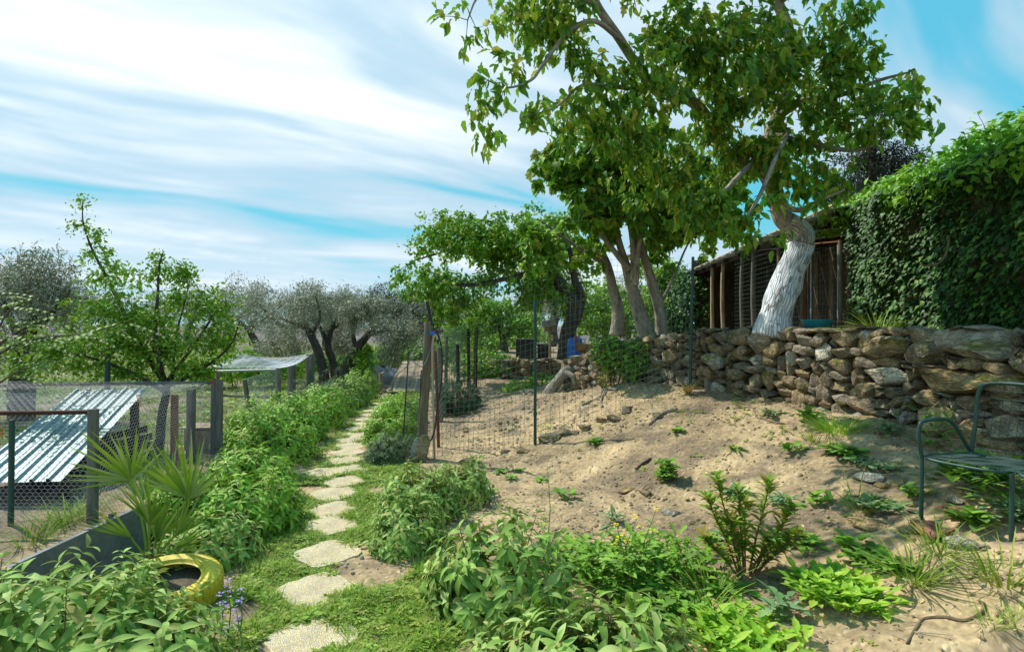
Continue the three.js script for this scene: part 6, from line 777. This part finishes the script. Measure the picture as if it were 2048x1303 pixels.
/* ------------------------------------------------ fan palm in its tyre */
{
  const t = thing('fan_palm', 'small fan palm with spiky leaf fans growing behind the yellow tyre', 'palm', [-2.40, land(-2.4, 3.74) - 0.02, -3.74]), P = t.position, r = rng(64);
  const pet = leafMat([0.24, 0.37, 0.07], 0.2, 0.5), cols = [[0.32, 0.47, 0.06], [0.40, 0.54, 0.07], [0.45, 0.56, 0.20], [0.22, 0.36, 0.05]].map((c) => leafMat(c, 0.5, 0.45)), blade = [strip(1, [0.014, 0.026, 0.026, 0.020, 0.011, 0.001], 0.12, 0.6), strip(1, [0.014, 0.025, 0.025, 0.018, 0.010, 0.001], 0.45, 0.6)];
  const fr = [[259, 962, 3.72, -0.42, 1, 0.2, 1.25, 30, 0.47, 0.45], [376, 998, 3.72, 0.0, 1, 0.1, 1.1, 26, 0.50, 0.5], [298, 1050, 3.6, 0.12, 1, 0.25, 0.85, 20, 0.42, 0.5], [335, 985, 3.95, -0.3, 1, -0.3, 0.9, 16, 0.40, 1.0], [262, 1075, 3.68, -0.9, 0.8, 0.2, 0.4, 8, 0.36, 0.6], [350, 1070, 3.7, 0.7, 1, 0.1, 0.5, 12, 0.42, 0.6], [310, 1080, 3.8, 0.35, 1, 0.1, 0.6, 12, 0.44, 0.3], [285, 1000, 4.0, -0.1, 1, -0.4, 0.9, 14, 0.4, 0.5], [345, 1100, 3.75, 1, 0.5, 0.1, 0.35, 7, 0.38, 0.6]];
  for (const [X, Y, d, dx, dy, dz, spread, n, len, tilt] of fr) {
    const h = at(X, Y, d).sub(P), axis = V(dx, dy, dz).normalize(), f = part('frond', tube(smooth([[0.02 * dx, 0.0, 0.02 * dz, 0.011], [h.x * 0.35, h.y * 0.55, h.z * 0.4, 0.008], [h.x, h.y, h.z, 0.006]], 5), 6), pet, t);
    let side = axis.clone().cross(V(-0.1, tilt * 0.4, 1)).normalize(); const nr = side.clone().cross(axis).normalize();
    for (let i = 0; i < n; i++) { const a = (i / (n - 1) - 0.5) * 2 * spread, dir = axis.clone().multiplyScalar(Math.cos(a)).addScaledVector(side, Math.sin(a)).addScaledVector(nr, (r() - 0.5) * 0.18 + 0.10 * (i % 2)); const q = shadow(new THREE.Mesh(blade[r() < 0.75 ? 0 : 1], cols[Math.floor(r() * 4)])); q.name = 'leaflet'; leafAt(h, dir, nr.clone().negate(), len * (0.8 + 0.3 * r()) * (1 - 0.22 * Math.abs(a) / spread), 1).decompose(q.position, q.quaternion, q.scale); f.add(q); }
  }
  part('stump', tube([[0, -0.03, 0, 0.06], [0, 0.1, 0, 0.05], [0, 0.2, 0, 0.02]], 10, 0.2), M.dead, t);
  // tyre
  const o = thing('tyre', 'yellow painted car tyre lying on the ground at the foot of the fan palm', 'tyre', [-2.08, land(-2.1, 3.4) + 0.0, -3.40]), NT = 240, prof = [[0.20, 0.02], [0.215, 0.0], [0.27, -0.004], [0.305, 0.012], [0.322, 0.035], [0.325, 0.05], [0.327, 0.075], [0.327, 0.10], [0.325, 0.125], [0.322, 0.14], [0.305, 0.163], [0.27, 0.178], [0.215, 0.172], [0.20, 0.155], [0.19, 0.15], [0.205, 0.14], [0.28, 0.13], [0.30, 0.09], [0.28, 0.045], [0.205, 0.035], [0.19, 0.025], [0.20, 0.02]], Pv = [], Uv = [], I = [];
  for (let i = 0; i <= NT; i++) { const a = i / NT * 2 * Math.PI; prof.forEach(([rr, y], j) => { let q = rr; if (j >= 4 && j <= 9) { if ((i + (j < 7 ? 0 : 3)) % 6 === 0) q -= 0.013; if (j === 6 || j === 7) q -= 0.005; } else if ((j === 3 || j === 10) && i % 6 === 0) q -= 0.009; Pv.push(Math.cos(a) * q, y, Math.sin(a) * q); Uv.push(a * 0.3, j * 0.03); }); }
  const np = prof.length; for (let i = 0; i < NT; i++) for (let j = 0; j < np - 1; j++) { const a = i * np + j, b = a + np; I.push(a, a + 1, b, b, a + 1, b + 1); }
  let g = new THREE.BufferGeometry(); g.setAttribute('position', new THREE.Float32BufferAttribute(Pv, 3)); g.setAttribute('uv', new THREE.Float32BufferAttribute(Uv, 2)); g.setIndex(I); g = toCreasedNormals(g, 0.38); part('tread_body', g, M.tyre, o); part('soil_fill', (() => { const c = new THREE.CylinderGeometry(0.28, 0.28, 0.06, 24); c.translate(0, 0.045, 0); return c; })(), std([0.16, 0.12, 0.08], 1, { map: T.soil }), o); o.rotation.set(0.10, 0, -0.06); o.scale.setScalar(0.94);
}
/* ------------------------------------------------ things in the far yard */
{
  const P = (X, d) => { const x = (X - 1024) / F * d; return V(x, land(x, d), -d); };
  const br = thing('blue_barrel', 'blue plastic barrel beside the dark tree trunk in the yard', 'barrel', P(1150, 12.7)); part('body', new THREE.LatheGeometry([[0, 0], [0.2, 0], [0.22, 0.03], [0.22, 0.2], [0.23, 0.22], [0.22, 0.24], [0.225, 0.42], [0.235, 0.44], [0.22, 0.46], [0.2, 0.6], [0.14, 0.64], [0, 0.65]].map((q) => new THREE.Vector2(q[0] * 0.8, q[1] * 0.85)), 28), M.blue, br); part('lid', (() => { const g = new THREE.CylinderGeometry(0.05, 0.05, 0.03, 16); g.translate(0.06, 0.56, 0); return g; })(), M.blue, br);
  const bin = (X, d, w, h, lab, m) => { const t = thing('storage_bin', lab, 'bin', P(X, d)); part('body', box(w, h, w * 0.8, 0, h / 2, 0), m, t); part('lid', box(w * 1.06, 0.03, w * 0.86, 0, h + 0.016, 0), m, t); };
  bin(1052, 15.4, 0.55, 0.5, 'black bin standing on the upper yard behind the green pole', M.black); bin(1088, 15.6, 0.36, 0.36, 'smaller dark bin beside the black bin', M.black);
  const nb = thing('nest_box', 'small grey-roofed box on a pole beside the dark tree trunk', 'nest box', P(1100, 14.6)); part('pole', tube([[0, -0.05, 0, 0.035], [0, 0.75, 0, 0.03]], 8), M.woodWarm, nb); part('box', box(0.26, 0.14, 0.24, 0, 0.82, 0), M.woodWarm, nb); part('roof', box(0.36, 0.16, 0.34, -0.04, 0.97, 0, 0, 0, 0.2), M.galv, nb);
  // rooster: one continuous body with comb, wings, tail and legs
  const rs = thing('rooster', 'reddish-brown rooster with red comb standing before the blue barrel', 'rooster', P(1166, 12.0)); rs.rotation.y = 2.6;
  const bodyG = (() => { const pts = smooth([[-0.20, 0.33, 0, 0.02], [-0.15, 0.30, 0, 0.06], [-0.07, 0.265, 0, 0.10], [0.03, 0.26, 0, 0.108], [0.10, 0.30, 0, 0.085], [0.14, 0.37, 0, 0.055], [0.155, 0.43, 0, 0.038], [0.165, 0.47, 0, 0.037], [0.195, 0.485, 0, 0.026], [0.22, 0.48, 0, 0.008]], 5); return tube(pts, 14, 0.04); })();
  part('body', bodyG, std([0.22, 0.07, 0.025], 0.8), rs); const red = std([0.5, 0.02, 0.02], 0.6), yel = std([0.5, 0.33, 0.05], 0.7), dk = std([0.02, 0.03, 0.03], 0.5);
  part('comb', (() => { const g = new THREE.ExtrudeGeometry(new THREE.Shape([[0, 0], [0.09, 0], [0.085, 0.03], [0.07, 0.018], [0.055, 0.045], [0.04, 0.025], [0.02, 0.045], [0.005, 0.02]].map((q) => new THREE.Vector2(...q))), { depth: 0.01, bevelEnabled: false }); g.translate(0.13, 0.495, -0.005); return g; })(), red, rs); part('wattle', (() => { const g = new THREE.SphereGeometry(0.018, 8, 6); g.scale(0.8, 1.4, 0.5); g.translate(0.19, 0.445, 0); return g; })(), red, rs);
  for (let i = 0; i < 7; i++) part('tail_feather', (() => { const g = strip(0.26, [0.012, 0.025, 0.03, 0.02, 0.004], 1.1, 0.1); g.rotateX(-1.1 + 0.16 * i); g.rotateY(-Math.PI / 2 + (i % 2 ? 0.12 : -0.12)); g.translate(-0.16, 0.32, 0); return g; })(), dk, rs);
  for (const s of [-1, 1]) { part('wing', (() => { const g = new THREE.SphereGeometry(0.09, 12, 8); g.scale(1.25, 0.7, 0.3); g.rotateZ(-0.2); g.translate(-0.03, 0.28, s * 0.09); return g; })(), std([0.30, 0.12, 0.03], 0.8), rs); part('leg', merge([tube([[0.0, 0.2, s * 0.045, 0.03], [-0.01, 0.13, s * 0.05, 0.014], [0.0, 0.12, s * 0.05, 0.009], [0.01, 0.0, s * 0.05, 0.008]], 8), ...[-0.5, 0, 0.5].map((a) => rod(V(0.01, 0.006, s * 0.05), V(0.01 + 0.06 * Math.cos(a), 0.004, s * 0.05 + 0.06 * Math.sin(a)), 0.006, 0.003)), rod(V(0.01, 0.006, s * 0.05), V(-0.03, 0.004, s * 0.05), 0.006, 0.003)]), yel, rs); }
  const fp = thing('red_flowers', 'patch of red flowers at the back of the yard', 'flowers', P(972, 15.2)), r = rng(88), fl = [], lf = []; for (let i = 0; i < 60; i++) { const q = V((r() - 0.5) * 0.6, 0.25 + 0.25 * r(), (r() - 0.5) * 0.4); fl.push(leafAt(q, rdir(r), V(0, 1, 0), 0.06, 2)); lf.push(leafAt(q.clone().setY(q.y * 0.6), rdir(r), V(0, 1, 0), 0.1)); } foliage(fp, fl, [LEAF.oval], leafSet('redf', [[0.55, 0.03, 0.02], [0.6, 0.1, 0.03]], 0.3, 0.6), r, 0, 'blossoms'); foliage(fp, lf, [LEAF.lance], weedSet, r, 0);
}
renderer.render(scene, camera);
